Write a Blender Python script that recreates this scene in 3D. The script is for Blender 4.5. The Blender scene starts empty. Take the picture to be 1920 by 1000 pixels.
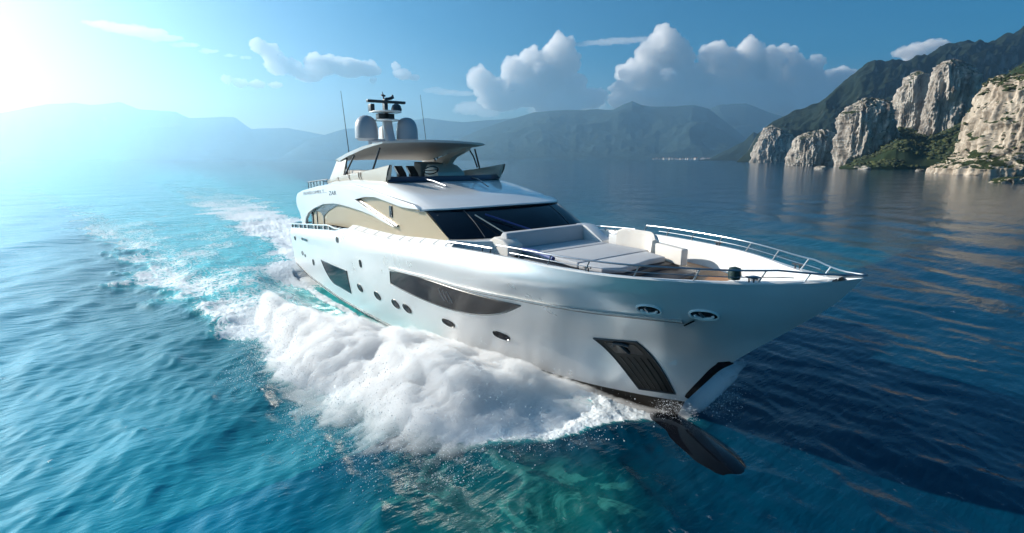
import bpy, bmesh, math, random
import numpy as np
from mathutils import Vector, Matrix, noise as mnoise

random.seed(7); RNG = np.random.default_rng(11)
scene = bpy.context.scene
COL = scene.collection

# ------------------------------------------------------------------ camera
# World axes: +X is the yacht's bow direction, +Y its port side, z = 0 the calm sea.
CAM = np.array([34.2326, -11.4262, 6.9394]); YAW = math.radians(142.3719); PITCH = math.atan(202 / 915.7)
cam_d = bpy.data.cameras.new('camera'); cam = bpy.data.objects.new('camera', cam_d); COL.objects.link(cam)
cam_d.sensor_width = 36; cam_d.lens = 915.7 / 1920 * 36; cam_d.clip_start = .1; cam_d.clip_end = 60000
cam.location = CAM; cam.rotation_euler = (math.pi / 2 - PITCH, 0, YAW - math.pi / 2)
scene.camera = cam
FH = np.array([math.cos(YAW), math.sin(YAW)]); RH = np.array([math.sin(YAW), -math.cos(YAW)])
def land(r, f):
    """metres to the right of / ahead of the viewpoint -> world x, y"""
    return CAM[0] + RH[0] * r + FH[0] * f, CAM[1] + RH[1] * r + FH[1] * f

# ------------------------------------------------------------------ sky, sun, exposure
SUN_EL, SUN_AZ = math.radians(23.5), math.radians(212)
world = bpy.data.worlds.new('World'); scene.world = world; world.use_nodes = True
nt = world.node_tree; bg = nt.nodes['Background']
sky = nt.nodes.new('ShaderNodeTexSky'); sky.sky_type = 'NISHITA'; sky.sun_disc = False
sky.sun_elevation = SUN_EL; sky.sun_rotation = math.pi / 2 - SUN_AZ
sky.air_density = 1.0; sky.dust_density = 1.7; sky.ozone_density = 4; sky.altitude = 0
hsv = nt.nodes.new('ShaderNodeHueSaturation'); hsv.inputs['Saturation'].default_value = 1.7; hsv.inputs['Hue'].default_value = .49
nt.links.new(sky.outputs[0], hsv.inputs['Color']); nt.links.new(hsv.outputs[0], bg.inputs[0]); bg.inputs[1].default_value = .060
sun_d = bpy.data.lights.new('sun', 'SUN'); sun = bpy.data.objects.new('sun', sun_d); COL.objects.link(sun)
sun_d.energy = 5.0; sun_d.angle = math.radians(.5); sun_d.color = (1, .93, .82)
sv = Vector((math.cos(SUN_AZ) * math.cos(SUN_EL), math.sin(SUN_AZ) * math.cos(SUN_EL), math.sin(SUN_EL)))
sun.rotation_euler = sv.to_track_quat('Z', 'Y').to_euler()
scene.view_settings.view_transform = 'Standard'; scene.view_settings.look = 'None'
scene.view_settings.exposure = .75; scene.view_settings.gamma = 1
scene.cycles.volume_bounces = 28; scene.cycles.max_bounces = 8; scene.cycles.diffuse_bounces = 3; scene.cycles.transparent_max_bounces = 12
scene.cycles.use_denoising = True; scene.cycles.caustics_reflective = False; scene.cycles.caustics_refractive = False

# ------------------------------------------------------------------ helpers
def tag(o, label=None, cat=None, group=None, kind=None):
    if label: o['label'] = label
    if cat: o['category'] = cat
    if group: o['group'] = group
    if kind: o['kind'] = kind
    return o
def link(name, me, mat=None, parent=None):
    o = bpy.data.objects.new(name, me); COL.objects.link(o)
    if mat is not None: me.materials.append(mat)
    if parent is not None: o.parent = parent
    return o
def mesh_np(name, V, Fq, smooth=True):
    """fast mesh from an (n,3) array and an (m,k) array of faces"""
    V = np.asarray(V, np.float32); Fq = np.asarray(Fq, np.int32); m, k = Fq.shape
    me = bpy.data.meshes.new(name); me.vertices.add(len(V)); me.vertices.foreach_set('co', V.ravel())
    me.loops.add(m * k); me.loops.foreach_set('vertex_index', Fq.ravel())
    me.polygons.add(m); me.polygons.foreach_set('loop_start', np.arange(0, m * k, k, dtype=np.int32))
    me.update(calc_edges=True); me.validate()
    if smooth: me.polygons.foreach_set('use_smooth', np.ones(m, bool))
    return me
def grid_faces(nu, nv, wrap=False):
    i = np.arange(nu if wrap else nu - 1)[:, None]; j = np.arange(nv - 1)[None, :]
    a = i * nv + j; b = ((i + 1) % nu) * nv + j
    return np.stack([a, b, b + 1, a + 1], -1).reshape(-1, 4)
class MB:
    """collects shapes and links them as ONE mesh object"""
    def __init__(s): s.v = []; s.f = []
    def add(s, V, F):
        n = len(s.v); s.v += [tuple(map(float, p)) for p in V]; s.f += [tuple(i + n for i in q) for q in F]; return s
    def grid(s, P, close=False, flip=False):
        P = np.asarray(P, float); nu, nv = P.shape[:2]
        F = grid_faces(nu, nv, close)
        if flip: F = F[:, ::-1]
        return s.add(P.reshape(-1, 3), F.tolist())
    def box(s, a, b):
        (x0, y0, z0), (x1, y1, z1) = a, b
        return s.add([(x0,y0,z0),(x1,y0,z0),(x1,y1,z0),(x0,y1,z0),(x0,y0,z1),(x1,y0,z1),(x1,y1,z1),(x0,y1,z1)],
                     [(0,3,2,1),(4,5,6,7),(0,1,5,4),(1,2,6,5),(2,3,7,6),(3,0,4,7)])
    def tube(s, pts, r, n=8, cap=True):
        pts = [Vector(p) for p in pts]; m = len(pts); rr = r if hasattr(r, '__len__') else [r] * m
        t0 = (pts[1] - pts[0]).normalized(); up = Vector((0, 0, 1)) if abs(t0.z) < .9 else Vector((1, 0, 0))
        V = []
        for i, p in enumerate(pts):
            t = (pts[min(i + 1, m - 1)] - pts[max(i - 1, 0)]).normalized()
            a = up.cross(t).normalized(); b = t.cross(a); up = b if abs(b.dot(t)) < .5 else up
            V += [p + (a * math.cos(k * 2 * math.pi / n) + b * math.sin(k * 2 * math.pi / n)) * rr[i] for k in range(n)]
            up = b
        F = [(i * n + k, i * n + (k + 1) % n, (i + 1) * n + (k + 1) % n, (i + 1) * n + k) for i in range(m - 1) for k in range(n)]
        if cap: F += [tuple(range(n - 1, -1, -1)), tuple((m - 1) * n + k for k in range(n))]
        return s.add(V, F)
    def prism(s, poly, off):
        """closed 3-D outline pushed along off, both ends capped"""
        n = len(poly); P = [Vector(p) for p in poly]; Q = [p + Vector(off) for p in P]
        return s.add(P + Q, [tuple(range(n - 1, -1, -1)), tuple(range(n, 2 * n))] + [(i, (i + 1) % n, n + (i + 1) % n, n + i) for i in range(n)])
    def lathe(s, prof, c=(0, 0, 0), n=28):
        V = [(c[0] + r * math.cos(k * 2 * math.pi / n), c[1] + r * math.sin(k * 2 * math.pi / n), c[2] + z) for r, z in prof for k in range(n)]
        m = len(prof)
        F = [(i * n + k, i * n + (k + 1) % n, (i + 1) * n + (k + 1) % n, (i + 1) * n + k) for i in range(m - 1) for k in range(n)]
        F += [tuple(range(n - 1, -1, -1)), tuple((m - 1) * n + k for k in range(n))]
        return s.add(V, F)
    def build(s, name, mat=None, parent=None, smooth=35, bevel=0, seg=2, label=None):
        me = bpy.data.meshes.new(name); me.from_pydata(s.v, [], s.f); me.update()
        bm = bmesh.new(); bm.from_mesh(me)
        bmesh.ops.remove_doubles(bm, verts=bm.verts, dist=1e-5)
        bmesh.ops.recalc_face_normals(bm, faces=bm.faces)
        if bevel:
            es = [e for e in bm.edges if len(e.link_faces) == 2 and e.calc_face_angle(0) > math.radians(40)]
            bmesh.ops.bevel(bm, geom=es, offset=bevel, segments=seg, affect='EDGES', profile=.6, clamp_overlap=True)
        bm.to_mesh(me); bm.free()
        me.polygons.foreach_set('use_smooth', np.ones(len(me.polygons), bool))
        me.set_sharp_from_angle(angle=math.radians(smooth))
        o = link(name, me, mat, parent)
        if label: o['label'] = label
        return o
def smooth_curve(pts, n):
    """Catmull-Rom resample of a list of points (any dimension) to n points"""
    P = np.array(pts, float); d = np.r_[0, np.cumsum(np.linalg.norm(np.diff(P, axis=0), axis=1))]
    t = np.linspace(0, d[-1], n); m = np.gradient(P, d, axis=0)
    i = np.clip(np.searchsorted(d, t, 'right') - 1, 0, len(d) - 2); h = (d[i + 1] - d[i])[:, None]; u = ((t - d[i]) / (d[i + 1] - d[i]))[:, None]
    return (2*u**3-3*u**2+1)*P[i] + (u**3-2*u**2+u)*h*m[i] + (-2*u**3+3*u**2)*P[i+1] + (u**3-u**2)*h*m[i+1]

# --- vectorised value noise for terrain, waves and spray
_perm = RNG.permutation(4096); _val = RNG.random(4096) * 2 - 1
def vnoise(P):
    P = np.asarray(P, float); I = np.floor(P).astype(np.int64); f = P - I; u = f * f * f * (f * (f * 6 - 15) + 10)
    def h(dx, dy, dz):
        a = _perm[(I[..., 0] + dx) & 4095]; b = _perm[(a + I[..., 1] + dy) & 4095]; return _val[_perm[(b + I[..., 2] + dz) & 4095]]
    L = lambda a, b, t: a + (b - a) * t
    x0 = L(L(h(0,0,0), h(1,0,0), u[...,0]), L(h(0,1,0), h(1,1,0), u[...,0]), u[...,1])
    x1 = L(L(h(0,0,1), h(1,0,1), u[...,0]), L(h(0,1,1), h(1,1,1), u[...,0]), u[...,1])
    return L(x0, x1, u[..., 2])
def fbm(P, oct=5, gain=.5, lac=2.03, ridged=False):
    s = 0; a = 1; P = np.asarray(P, float); tot = 0
    for k in range(oct):
        n = vnoise(P + 17.3 * k); n = (1 - 2 * np.abs(n)) if ridged else n
        s = s + a * n; tot += a; a *= gain; P = P * lac
    return s / tot
def sstep(a, b, x):
    t = np.clip((x - a) / (b - a), 0, 1); return t * t * (3 - 2 * t)

# --- materials
def new_mat(name):
    m = bpy.data.materials.new(name); m.use_nodes = True
    return m, m.node_tree.nodes, m.node_tree.links, m.node_tree.nodes['Principled BSDF']
def pbr(name, col, rough=.4, metal=0, coat=0, spec=.5, vary=0, vscale=3., bump=0, bscale=60.):
    m, N, L, p = new_mat(name)
    p.inputs['Base Color'].default_value = (*col, 1); p.inputs['Roughness'].default_value = rough; p.inputs['Metallic'].default_value = metal
    p.inputs['Coat Weight'].default_value = coat; p.inputs['Coat Roughness'].default_value = .04; p.inputs['Specular IOR Level'].default_value = spec
    tc = N.new('ShaderNodeTexCoord')
    if vary:
        n = N.new('ShaderNodeTexNoise'); n.inputs['Scale'].default_value = vscale; n.inputs['Detail'].default_value = 6
        L.new(tc.outputs['Object'], n.inputs['Vector'])
        mr = N.new('ShaderNodeMapRange'); mr.inputs[1].default_value = .3; mr.inputs[2].default_value = .7; mr.inputs[3].default_value = 1 - vary; mr.inputs[4].default_value = 1
        mx = N.new('ShaderNodeMix'); mx.data_type = 'RGBA'; mx.blend_type = 'MULTIPLY'; mx.inputs[0].default_value = 1; mx.inputs[6].default_value = (*col, 1)
        L.new(n.outputs[0], mr.inputs[0]); L.new(mr.outputs[0], mx.inputs[7]); L.new(mx.outputs[2], p.inputs['Base Color'])
        m2 = N.new('ShaderNodeMapRange'); m2.inputs[3].default_value = rough * .85; m2.inputs[4].default_value = min(1, rough * 1.25 + .02)
        L.new(n.outputs[0], m2.inputs[0]); L.new(m2.outputs[0], p.inputs['Roughness'])
    if bump:
        n = N.new('ShaderNodeTexNoise'); n.inputs['Scale'].default_value = bscale; n.inputs['Detail'].default_value = 4
        L.new(tc.outputs['Object'], n.inputs['Vector'])
        b = N.new('ShaderNodeBump'); b.inputs['Strength'].default_value = bump; b.inputs['Distance'].default_value = .02
        L.new(n.outputs[0], b.inputs['Height']); L.new(b.outputs[0], p.inputs['Normal'])
    return m
def volume_mat(name, col, density, aniso):
    m = bpy.data.materials.new(name); m.use_nodes = True; N = m.node_tree.nodes; L = m.node_tree.links; N.clear()
    o = N.new('ShaderNodeOutputMaterial'); v = N.new('ShaderNodeVolumePrincipled')
    v.inputs['Color'].default_value = (*col, 1); v.inputs['Density'].default_value = density; v.inputs['Anisotropy'].default_value = aniso
    L.new(v.outputs[0], o.inputs['Volume']); return m

# ------------------------------------------------------------------ haze
mb = MB()
P = [(-16000, -30), (16000, -30), (16000, 8600), (-16000, 8600)]
HZ_TOP = 960
low = [(*land(r, f), -80) for r, f in [(-9500, -800), (9500, -800), (9500, 8600), (-9500, 8600)]]
hz = MB().prism(low, (0, 0, HZ_TOP + 80)).build('haze', volume_mat('haze_air', (.46, .77, 1), 1.5e-4, .65), smooth=10)
tag(hz, 'pale blue sea haze over the far mountains', 'haze', kind='stuff')
# ------------------------------------------------------------------ sea
def ocean():
    rows = np.r_[np.linspace(1100, 14, 560), np.geomspace(13.8, .62, 70)]          # depression steps -> distances
    R_ = CAM[2] * 915.7 / rows
    R_ = np.r_[np.linspace(.3, R_[0] * .95, 8), R_]
    A = np.radians(np.r_[np.linspace(-100, -54, 40), np.linspace(-53.8, 53.8, 1150), np.linspace(54, 100, 40)])
    a, r = np.meshgrid(A, R_, indexing='ij')
    x, y = land(np.sin(a) * r, np.cos(a) * r)
    spacing = np.maximum(np.gradient(R_)[None, :], r * 2e-3)
    wx, wy, wz = np.zeros_like(x), np.zeros_like(x), np.zeros_like(x)
    main = YAW + math.radians(-62)                                               # travel direction of the wind sea
    rng = np.random.default_rng(5)
    calm = .55 + .45 * sstep(3, -12, y - .12 * x)                                # the lee of the cliffs is smoother
    for i in range(64):
        lam = 13 * (0.028 ** (i / 63)) * rng.uniform(.9, 1.1)
        ang = main + rng.normal(0, .42); k = 2 * math.pi / lam
        amp = .0056 * lam * rng.uniform(.5, 1.3) * (1.35 if lam < 3 else .8)
        fade = np.clip((lam / spacing - 2.2) / 2, 0, 1) * calm
        # crests of finite length: slow modulation
        mod = .6 + .9 * np.clip(vnoise(np.stack([x / (lam * 3.1) + i * 7.7, y / (lam * 3.1), np.full_like(x, i * 3.3)], -1)), -.5, 1)
        ph = k * (x * math.cos(ang) + y * math.sin(ang)) + rng.uniform(0, 6.28)
        c, s = np.cos(ph), np.sin(ph)
        wz += amp * fade * mod * s; wx -= amp * fade * .8 * math.cos(ang) * mod * c * -1; wy -= amp * fade * .8 * math.sin(ang) * mod * c * -1
    # --- what the hull does to the water
    X, Y = x, y
    n1 = fbm(np.stack([X * .35, Y * .35, 0 * X], -1), 5); n2 = fbm(np.stack([X * 1.3, Y * 1.3, 0 * X + 9], -1), 5)
    behind = 28.5 - X                                                            # metres astern of the bow
    hb = np.interp(X, [-3, 5, 14, 18, 22, 24, 26, 27.3], [3.3, 3.35, 3.1, 2.75, 1.9, 1.25, .5, 0])
    dist = np.abs(Y) - hb
    inside = (X > .3) & (X < 27.4) & (dist < .25)
    # hollow along the run of the hull
    wz += -.80 * sstep(-3, 4, X) * sstep(21, 16, X) * sstep(3.4, .4, dist) * (dist > -3)
    # outer edge of the starboard / port bow wave system
    edge = np.interp(behind, [0, 1, 1.8, 2.4, 3.6, 4.8, 6.1, 7.9, 10.3, 14.1, 18, 24, 32, 45, 70, 120, 250, 500], [.2, .6, 2.0, 4.6, 6.7, 6.9, 6.8, 8.0, 8.6, 8.7, 9.6, 12, 12.6, 14, 17, 25, 48, 90])
    edge = edge + (1.6 * n1 + .5 * n2) * np.clip(behind / 20, .3, 3)
    inw = sstep(0, 1.4, edge - np.abs(Y)) * (behind > 0)
    wz += .16 * np.exp(-((np.abs(Y) - edge + 1.0) / 1.1) ** 2) * sstep(12, 20, behind) * sstep(80, 35, behind) * (1 + n2)
    wz += inw * .07 * n2 * sstep(220, 60, behind) * (spacing < 1.2) + inw * .03 * fbm(np.stack([X * 4, Y * 4, 0 * X + 3], -1), 3) * (spacing < .3)
    # propeller wash behind the transom
    wash_c = -.00035 * np.clip(-X, 0, 400) ** 1.75 * -1
    wash_w = 2.6 + .045 * np.clip(-X, 0, 600)
    wash = sstep(1.25, .5, np.abs(Y - wash_c) / (wash_w * (1 + .5 * n1))) * sstep(0, -5, X)
    wz += wash * .12 * n2 * sstep(150, 20, -X) * (spacing < 1.5)
    astern = np.clip(-X, 0, None)
    foam = inw * (.27 - .07 * sstep(25, 45, behind) + .14 * sstep(30, 8, behind) + .30 * n1 + .28 * sstep(18, 14, behind) + .14 * np.exp(-((np.abs(Y) - edge + 1.6) / 1.6) ** 2)) * (.45 * sstep(420, 60, behind) + .55 * sstep(120, 30, behind))
    foam *= 1 - .85 * sstep(2.0, .9, dist) * sstep(1, 5, X) * sstep(19, 16, X)
    foam += .75 * sstep(2.2, .2, dist) * sstep(5, 0, X) * sstep(-3, -1, X) * (dist > -1) + .5 * sstep(.35, .1, np.abs(dist - .25)) * sstep(19, 16, X) * sstep(2, 5, X)
    foam += wash * (.50 * np.exp(-astern / 50) + .12 * np.exp(-astern / 160))
    bs_ = np.clip((X - 26.2) / 3.6, 0, 1); bd = np.hypot(X - 26.2 - 3.6 * bs_, Y + .35 + 1.2 * bs_)     # water breaking round the bulb
    foam += .40 * np.exp(-(bd / .8) ** 2) * sstep(27.8, 26.4, X) * (.8 + n2)
    aer = np.clip(inw * (.85 * np.exp(-behind / 190) + .1) + 1.2 * wash * np.exp(-astern / 190) + .25 * np.exp(-(np.abs(Y) / 30) ** 2) * (behind > 5), 0, 1)
    # green, bubbly water pushed under the bow wave towards the viewer
    sub = np.exp(-(((X - 26.9) / 2.6) ** 2 + ((Y + 7.2) / 2.1) ** 2)) + .8 * np.exp(-(((X - 28.2) / 1.2) ** 2 + ((Y + 5.0) / 1.5) ** 2))
    V = np.stack([x + wx, y + wy, wz], -1)
    V[inside, 2] = np.minimum(V[inside, 2], -.75)
    me = mesh_np('sea', V.reshape(-1, 3), grid_faces(len(A), len(R_))[:, ::-1])
    for nm, d in (('foam', foam), ('aeration', aer), ('submerged', sub)):
        at = me.attributes.new(nm, 'FLOAT', 'POINT'); at.data.foreach_set('value', np.clip(d, 0, 2).ravel().astype(np.float32))
    return me
def sea_mat():
    m, N, L, p = new_mat('sea_water')
    geo = N.new('ShaderNodeNewGeometry')
    def attr(n): a = N.new('ShaderNodeAttribute'); a.attribute_name = n; return a.outputs['Fac']
    def noise(scale, detail, rot=0, stretch=1, dist=0):
        mp = N.new('ShaderNodeMapping'); mp.inputs['Rotation'].default_value[2] = rot; mp.inputs['Scale'].default_value = (scale, scale * stretch, scale)
        mp.vector_type = 'TEXTURE' if False else 'POINT'
        L.new(geo.outputs['Position'], mp.inputs[0]); n = N.new('ShaderNodeTexNoise'); n.inputs['Scale'].default_value = 1; n.inputs['Detail'].default_value = detail
        n.inputs['Roughness'].default_value = .58; n.inputs['Distortion'].default_value = dist; L.new(mp.outputs[0], n.inputs['Vector']); return n.outputs[0]
    def math_(op, a, b=None, clamp=False):
        n = N.new('ShaderNodeMath'); n.operation = op; n.use_clamp = clamp
        for i, q in enumerate((a, b)):
            if q is None: continue
            if isinstance(q, (int, float)): n.inputs[i].default_value = q
            else: L.new(q, n.inputs[i])
        return n.outputs[0]
    def rng(v, a, b, c=0, d=1):
        n = N.new('ShaderNodeMapRange'); n.interpolation_type = 'SMOOTHSTEP'; L.new(v, n.inputs[0])
        for i, q in enumerate((a, b, c, d)): n.inputs[i + 1].default_value = q
        return n.outputs[0]
    def mix(f, a, b):
        n = N.new('ShaderNodeMix'); n.data_type = 'RGBA'
        if isinstance(f, (int, float)): n.inputs[0].default_value = f
        else: L.new(f, n.inputs[0])
        for i, q in ((6, a), (7, b)):
            if isinstance(q, tuple): n.inputs[i].default_value = (*q, 1)
            else: L.new(q, n.inputs[i])
        return n.outputs[2]
    wind = YAW + math.radians(-62)
    foam, aer, sub = attr('foam'), attr('aeration'), attr('submerged')
    # bubbly, lacy foam: foam amount against a cellular + fractal threshold
    fn = noise(.9, 9, dist=1.2); fn2 = noise(4.2, 8, dist=.8)
    rl = math_('SUBTRACT', 1, math_('MULTIPLY', math_('ABSOLUTE', math_('SUBTRACT', noise(1.1, 7, -.2, 1.7, 1.5), .5)), 4.5))
    lace = math_('ADD', math_('ADD', math_('MULTIPLY', fn, .36), math_('MULTIPLY', fn2, .34)), math_('MULTIPLY', rl, .24))
    fm = rng(math_('ADD', math_('MULTIPLY', foam, .62), math_('SUBTRACT', lace, .5)), .14, .34)
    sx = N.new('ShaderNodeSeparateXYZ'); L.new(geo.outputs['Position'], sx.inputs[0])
    painted_light = rng(math_('ADD', sx.outputs[1], math_('MULTIPLY', math_('MAXIMUM', sx.outputs[0], 0), -.30)), -21.5, -12, 1, 0)  # light and shade painted into sea colour: bright off starboard, dark round hull's shadow
    deep = mix(rng(math_('ADD', math_('MULTIPLY', noise(.03, 3), .5), math_('MULTIPLY', painted_light, .75)), .25, 1.0), (.0, .030, .062), (.0, .20, .32))
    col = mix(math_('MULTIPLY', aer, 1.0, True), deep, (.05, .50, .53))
    ln = noise(.8, 7, dist=1.6)
    lacy = math_('MULTIPLY', rng(sub, .12, .8), rng(ln, .52, .60), True)
    col = mix(math_('MULTIPLY', sub, .8, True), col, (.002, .085, .080))
    col = mix(math_('MULTIPLY', lacy, .35), col, (.06, .32, .27))
    col = mix(fm, col, (.80, .85, .87))
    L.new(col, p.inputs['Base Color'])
    L.new(mix(fm, (.10,) * 3, (.7,) * 3), p.inputs['Roughness'])
    p.inputs['IOR'].default_value = 1.333
    w1 = noise(.55, 5, -wind, .28); w2 = noise(2.2, 6, -wind - .3, .35); w3 = noise(.09, 4, -wind + .2, .3)
    h = math_('ADD', math_('ADD', math_('MULTIPLY', w1, .55), math_('MULTIPLY', w2, .17)), math_('MULTIPLY', w3, 1.6))
    w4 = noise(6.5, 4, -wind + .25, .4)
    h = math_('ADD', h, math_('MULTIPLY', w4, .045))
    h = math_('ADD', h, math_('MULTIPLY', math_('MULTIPLY', fn2, fm), .25))
    b = N.new('ShaderNodeBump'); b.inputs['Strength'].default_value = .6; b.inputs['Distance'].default_value = .42
    L.new(h, b.inputs['Height']); L.new(b.outputs[0], p.inputs['Normal'])
    return m
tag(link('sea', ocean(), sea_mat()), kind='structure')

# ------------------------------------------------------------------ mountains and cliffs
def px(u, v, D):
    """a far landmark seen at picture column u and height v (of 1920 x 1000), D metres ahead: offset right, ahead and height"""
    f = 915.7; th = PITCH; a = (u - 960) / f; b = (500 - v) / f
    c, s = math.cos(th), math.sin(th); fw = c + s * b; up = -s + c * b
    return a / fw * D, D, CAM[2] + up / fw * D
def rock_mat(name, rock, dark, green, gscale=.02, grass=.5, vscale=.05):
    m, N, L, p = new_mat(name)
    geo = N.new('ShaderNodeNewGeometry'); mp = N.new('ShaderNodeMapping'); mp.inputs['Scale'].default_value = (vscale, vscale, vscale * .3)
    L.new(geo.outputs['Position'], mp.inputs[0])
    n = N.new('ShaderNodeTexNoise'); n.inputs['Scale'].default_value = 1; n.inputs['Detail'].default_value = 9; n.inputs['Roughness'].default_value = .65; L.new(mp.outputs[0], n.inputs['Vector'])
    cr = N.new('ShaderNodeValToRGB'); e = cr.color_ramp.elements; e[0].position = .36; e[0].color = (*dark, 1); e[1].position = .58; e[1].color = (*rock, 1)
    L.new(n.outputs[0], cr.inputs[0])
    n2 = N.new('ShaderNodeTexNoise'); n2.inputs['Scale'].default_value = gscale; n2.inputs['Detail'].default_value = 8; L.new(geo.outputs['Position'], n2.inputs['Vector'])
    n3 = N.new('ShaderNodeTexNoise'); n3.inputs['Scale'].default_value = gscale * 9; n3.inputs['Detail'].default_value = 5; L.new(geo.outputs['Position'], n3.inputs['Vector'])
    gc = N.new('ShaderNodeMix'); gc.data_type = 'RGBA'; L.new(n3.outputs[0], gc.inputs[0]); gc.inputs[6].default_value = (*[c * .45 for c in green], 1); gc.inputs[7].default_value = (*[c * 1.6 for c in green], 1)
    sp = N.new('ShaderNodeSeparateXYZ'); L.new(geo.outputs['Normal'], sp.inputs[0])
    ad = N.new('ShaderNodeMath'); ad.operation = 'ADD'; L.new(sp.outputs[2], ad.inputs[0])
    ml = N.new('ShaderNodeMath'); ml.operation = 'MULTIPLY_ADD'; L.new(n2.outputs[0], ml.inputs[0]); ml.inputs[1].default_value = 1.3; ml.inputs[2].default_value = -.65; L.new(ml.outputs[0], ad.inputs[1])
    mr = N.new('ShaderNodeMapRange'); mr.interpolation_type = 'SMOOTHSTEP'; mr.inputs[1].default_value = 1 - grass - .09; mr.inputs[2].default_value = 1 - grass + .09; L.new(ad.outputs[0], mr.inputs[0])
    mx = N.new('ShaderNodeMix'); mx.data_type = 'RGBA'; L.new(mr.outputs[0], mx.inputs[0]); L.new(cr.outputs[0], mx.inputs[6]); L.new(gc.outputs[2], mx.inputs[7])
    L.new(mx.outputs[2], p.inputs['Base Color']); p.inputs['Roughness'].default_value = .95; p.inputs['Specular IOR Level'].default_value = .15
    b = N.new('ShaderNodeBump'); b.inputs['Strength'].default_value = .9; b.inputs['Distance'].default_value = .12 / vscale; L.new(n.outputs[0], b.inputs['Height']); L.new(b.outputs[0], p.inputs['Normal'])
    return m
def ridge(name, prof, D, front, mat, rough=.16, ncol=320, nrow=70, seed=0, feat=900., shore=-6, convex=1.0, ragged=.035):
    """a mountain range: skyline prof [(u, v)] D metres away falling to the sea over `front` metres towards us and behind"""
    S = np.array([px(u, v, D) for u, v in prof]); rr = np.linspace(S[0, 0], S[-1, 0], ncol); H = np.interp(rr, S[:, 0], S[:, 2])
    t = np.r_[np.linspace(-1, 0, nrow), np.linspace(0, .6, nrow // 3)[1:]]
    r, tt = np.meshgrid(rr, t, indexing='ij'); f = D + tt * front
    Hh = H[:, None]
    s = np.clip(1 - np.abs(tt), 0, 1) ** convex
    n = fbm(np.stack([r / feat, f / feat, np.full_like(r, seed)], -1), 6, ridged=True) - .35
    m2 = fbm(np.stack([r / feat * 5, f / feat * 5, np.full_like(r, seed + 5)], -1), 4)
    z = Hh * s + Hh * rough * n * np.clip(np.abs(tt) * 4, 0, 1) * np.clip((1 - np.abs(tt)) * 5, 0, 1) + Hh * ragged * m2 * np.clip((1 - np.abs(tt)) * 5, 0, 1)
    z = np.where(tt <= -.985, shore, z); z = np.maximum(z, shore)
    x, y = land(r * f / D, f)
    me = mesh_np(name, np.stack([x, y, z], -1).reshape(-1, 3), grid_faces(ncol, len(t))[:, ::-1])
    return tag(link(name, me, mat), kind='structure')
M_FAR = rock_mat('far_slopes', (.13, .14, .14), (.06, .065, .065), (.022, .038, .030), .002, .7, .004)
M_HILL = rock_mat('dark_scrub_slopes', (.20, .19, .17), (.04, .045, .04), (.010, .018, .011), .012, .62, .02)
ridge('mountain_range', [(-900, 260), (-500, 225), (-200, 240), (0, 212), (50, 203), (90, 195), (140, 193), (170, 197), (225, 192), (260, 205), (330, 210), (355, 222), (420, 219), (440, 220), (470, 242), (540, 240), (590, 250), (660, 262), (760, 285), (800, 299)], 8000, 900, M_FAR, seed=1, ragged=.015)
ridge('mountain_range', [(520, 299), (580, 262), (645, 242), (700, 238), (760, 228), (800, 222), (870, 230), (960, 222), (1040, 240), (1120, 270), (1180, 299)], 7200, 900, M_FAR, seed=2, ragged=.015)
ridge('mountain_range', [(760, 299), (840, 268), (900, 243), (950, 226), (1000, 211), (1060, 206), (1110, 206), (1150, 205), (1168, 196), (1186, 189), (1205, 197), (1240, 201), (1300, 196), (1330, 205), (1370, 236), (1410, 270), (1470, 299)], 5200, 1500, M_FAR, seed=3, feat=700, ragged=.02)
ridge('mountain_range', [(1240, 299), (1290, 240), (1330, 205), (1350, 197), (1400, 194), (1440, 210), (1500, 228), (1600, 240), (1900, 200), (2300, 190)], 6400, 1200, M_FAR, seed=4, ragged=.015)
ridge('headland', [(1310, 300), (1330, 298), (1345, 290), (1368, 279), (1395, 265), (1413, 248), (1428, 253), (1450, 262), (1500, 285)], 2300, 260, M_HILL, seed=6, feat=160, ncol=160, rough=.12)
ridge('hills', [(1380, 304), (1402, 285), (1420, 252), (1440, 236), (1470, 216), (1500, 207), (1530, 193), (1555, 178), (1580, 156), (1602, 140), (1622, 121), (1642, 112), (1700, 112), (1730, 105), (1750, 97), (1780, 85), (1830, 77), (1870, 75), (1890, 65), (1920, 52), (2000, 38), (2200, 70), (2600, 120)], 1350, 340, M_HILL, seed=7, feat=150, ncol=520, nrow=150, rough=.30, ragged=.05)
ridge('hillside', [(1560, 318), (1590, 300), (1640, 272), (1670, 238), (1690, 222), (1745, 235), (1800, 200), (1830, 168), (1880, 145), (1920, 120), (1990, 100), (2200, 110), (2600, 160)], 560, 225, rock_mat('near_scrub_slope', (.34, .30, .25), (.1, .09, .07), (.018, .03, .009), .02, .74, .08), seed=8, feat=110, ncol=420, nrow=130, rough=.2, convex=.8)
ROCK = rock_mat('pale_limestone', (.43, .385, .335), (.13, .11, .095), (.022, .034, .012), .06, .22, .16)
ROCK_NEAR = rock_mat('warm_limestone', (.47, .395, .315), (.15, .12, .09), (.024, .034, .012), .09, .40, .28)
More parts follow.
